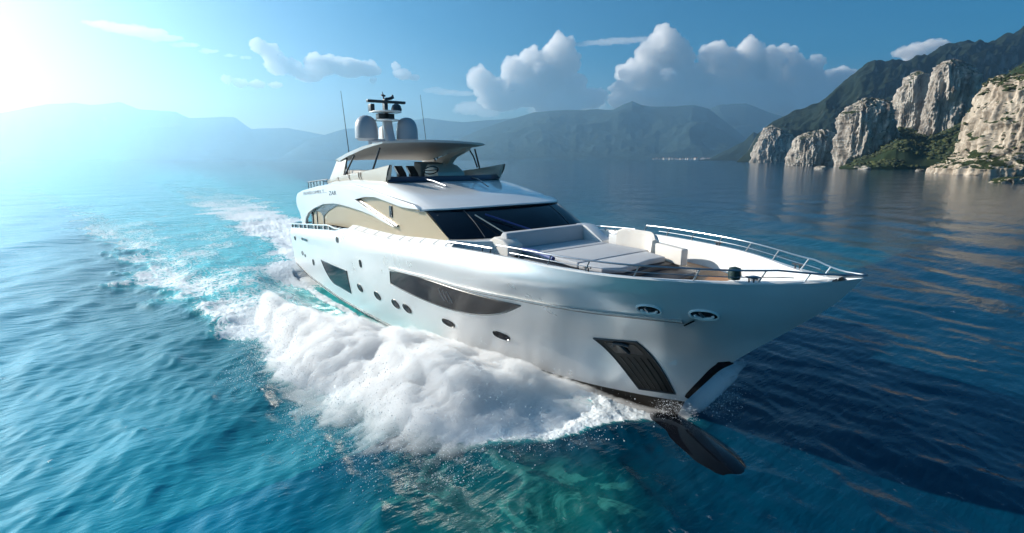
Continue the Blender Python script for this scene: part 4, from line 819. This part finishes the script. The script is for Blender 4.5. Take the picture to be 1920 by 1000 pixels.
# droplets flung off the spray
def droplets():
    rng = np.random.default_rng(3); pts = []; rad = []
    nx, nq = top.shape[:2]
    for k in range(26000):
        i = rng.integers(4, nx - 2); j = int(np.clip(nq * (1 - abs(rng.normal(0, .22))), 0, nq - 1)) if rng.random() < .75 else rng.integers(0, nq)
        p = top[i, j] + rng.normal(0, 1, 3) * [.22, .22, .10] + [0, -abs(rng.normal(0, .16)) * (j / nq), abs(rng.normal(0, .14))]
        pts.append(p); rad.append(min(.003 + rng.exponential(.0045), .022))
    for k in range(900):                                          # splash curling off the stem
        t = rng.random(); p = np.array([26.9 + .9 * t, -.25 - .9 * rng.random() * (1 - t), .1 + .35 * rng.random()]) + rng.normal(0, .08, 3); pts.append(p); rad.append(.003 + rng.exponential(.003))
        p = np.array([27.3 + 1.1 * t, .25 + .9 * rng.random(), .1 + 1.0 * t * rng.random()]) + rng.normal(0, .1, 3); pts.append(p); rad.append(.003 + rng.exponential(.003))
    P = np.array(pts); R = np.array(rad)
    o = np.array([(1, 0, 0), (-1, 0, 0), (0, 1, 0), (0, -1, 0), (0, 0, 1), (0, 0, -1)], float)
    f = np.array([(0, 2, 4), (2, 1, 4), (1, 3, 4), (3, 0, 4), (2, 0, 5), (1, 2, 5), (3, 1, 5), (0, 3, 5)])
    V = (P[:, None, :] + o[None] * R[:, None, None]).reshape(-1, 3); F = (f[None] + (np.arange(len(P)) * 6)[:, None, None]).reshape(-1, 3)
    return mesh_np('spray_droplets', V, F)
tag(link('spray_droplets', droplets(), pbr('water_drops', (.86, .89, .92), .3)), 'fine white droplets flying off the bow spray', 'droplets', kind='stuff')

# ------------------------------------------------------------------ scrub on the near slopes, boulders, village
def blobs(P, R, name, seed):
    rng = np.random.default_rng(seed); bm = bmesh.new(); bmesh.ops.create_icosphere(bm, subdivisions=1, radius=1); v0 = np.array([v.co for v in bm.verts]); f0 = np.array([[v.index for v in f.verts] for f in bm.faces]); bm.free()
    V = v0[None] * (1 + rng.normal(0, .22, (len(P), len(v0), 1))) * R[:, None, None] * np.array([1, 1, .75]) + P[:, None, :]
    F = f0[None] + (np.arange(len(P)) * len(v0))[:, None, None]
    return mesh_np(name, V.reshape(-1, 3), F.reshape(-1, 3), False)
def scrub_mat():
    m, N, L, p = new_mat('scrub_leaves'); g = N.new('ShaderNodeNewGeometry'); n = N.new('ShaderNodeTexNoise'); n.inputs['Scale'].default_value = .12; n.inputs['Detail'].default_value = 5
    L.new(g.outputs['Position'], n.inputs['Vector']); cr = N.new('ShaderNodeValToRGB'); e = cr.color_ramp.elements
    e[0].position = .35; e[0].color = (.010, .018, .006, 1); e[1].position = .68; e[1].color = (.055, .065, .014, 1); L.new(n.outputs[0], cr.inputs[0]); L.new(cr.outputs[0], p.inputs['Base Color']); p.inputs['Roughness'].default_value = .9; return m
def scatter(obj, n, rmin, rmax, seed, zmin=1.5, up=.25):
    rng = np.random.default_rng(seed); me = obj.data; k = len(me.vertices); co = np.empty(k * 3, np.float32); nr = np.empty(k * 3, np.float32)
    me.vertices.foreach_get('co', co); me.vertices.foreach_get('normal', nr); co = co.reshape(-1, 3); nr = nr.reshape(-1, 3)
    ok = np.where((co[:, 2] > zmin) & (np.abs(nr[:, 2]) > up))[0]; i = rng.choice(ok, min(n, len(ok)), replace=False)
    dens = vnoise(co[i] * .03) > -.25; i = i[dens]
    R = rmin + (rmax - rmin) * rng.random(len(i)) ** 2.5; return co[i] + rng.normal(0, .6, (len(i), 3)) * [1, 1, 0], R
hs = bpy.data.objects['hillside']; A1, B1 = scatter(hs, 16000, .7, 2.4, 1, up=.05)
cl = bpy.data.objects['sea_cliff']; A2, B2 = scatter(cl, 2600, .25, .9, 2, up=.62)
tag(link('scrub', blobs(np.r_[A1, A2], np.r_[B1, B2], 'scrub', 4), scrub_mat()), 'dark green scrub covering the near slope between the crags', 'scrub', kind='stuff')
bl = [(1622, 318, 330, 2.6, 'pale boulder at the waterline just left of the green slope'), (1724, 321, 285, 1.5, 'small pale boulder at the foot of the green slope'), (1606, 316, 345, 1.6, 'smallest shoreline boulder, beside the broad fluted crag'), (1540, 317, 335, 2.4, 'round boulder in front of the low blocky crag')]
for k, (u, v, D, r, lab) in enumerate(bl):
    x0, f0, _ = px(u, v, D); x, y = land(x0, D); bm = bmesh.new(); bmesh.ops.create_icosphere(bm, subdivisions=4, radius=r); me = bpy.data.meshes.new('boulder')
    c = np.array([q.co for q in bm.verts]); d = 1 + .55 * fbm(c / r * .9 + k * 5, 5)
    for q, s_ in zip(bm.verts, d): q.co = q.co * float(s_); q.co.x *= 1.5; q.co.z *= .8
    bm.to_mesh(me); bm.free(); o = link('boulder', me, ROCK); o.location = (x, y, r * .15); tag(o, lab, 'boulder', 'boulders along the shore')
wallm = pbr('village_wall', (.62, .56, .48), .8); roofm = pbr('village_roof', (.34, .17, .10), .8)
def house(u, D, w, h, lab):
    r0, _, _ = px(u, 300, D); x, y = land(r0, D)
    o = bpy.data.objects.new('house', None); COL.objects.link(o); o.location = (x, y, 0); o.rotation_euler[2] = YAW + rngh.uniform(-.5, .5)
    tag(o, lab, 'house', 'village houses on the far shore')
    MB().box((-w * .4, -w / 2, -1), (w * .4, w / 2, h)).build('wall', wallm, o)
    MB().prism([(-w * .45, -w * .55, h), (w * .45, -w * .55, h), (0, -w * .55, h + w * .3)], (0, w * 1.1, 0)).build('roof', roofm, o)
rngh = random.Random(4)
for k in range(22):
    house(1226 + k * 5.1 + rngh.uniform(-2, 2), rngh.uniform(3300, 3650), rngh.uniform(9, 17), rngh.uniform(6, 12), 'tiny pale house in the row of village houses along the distant shore')
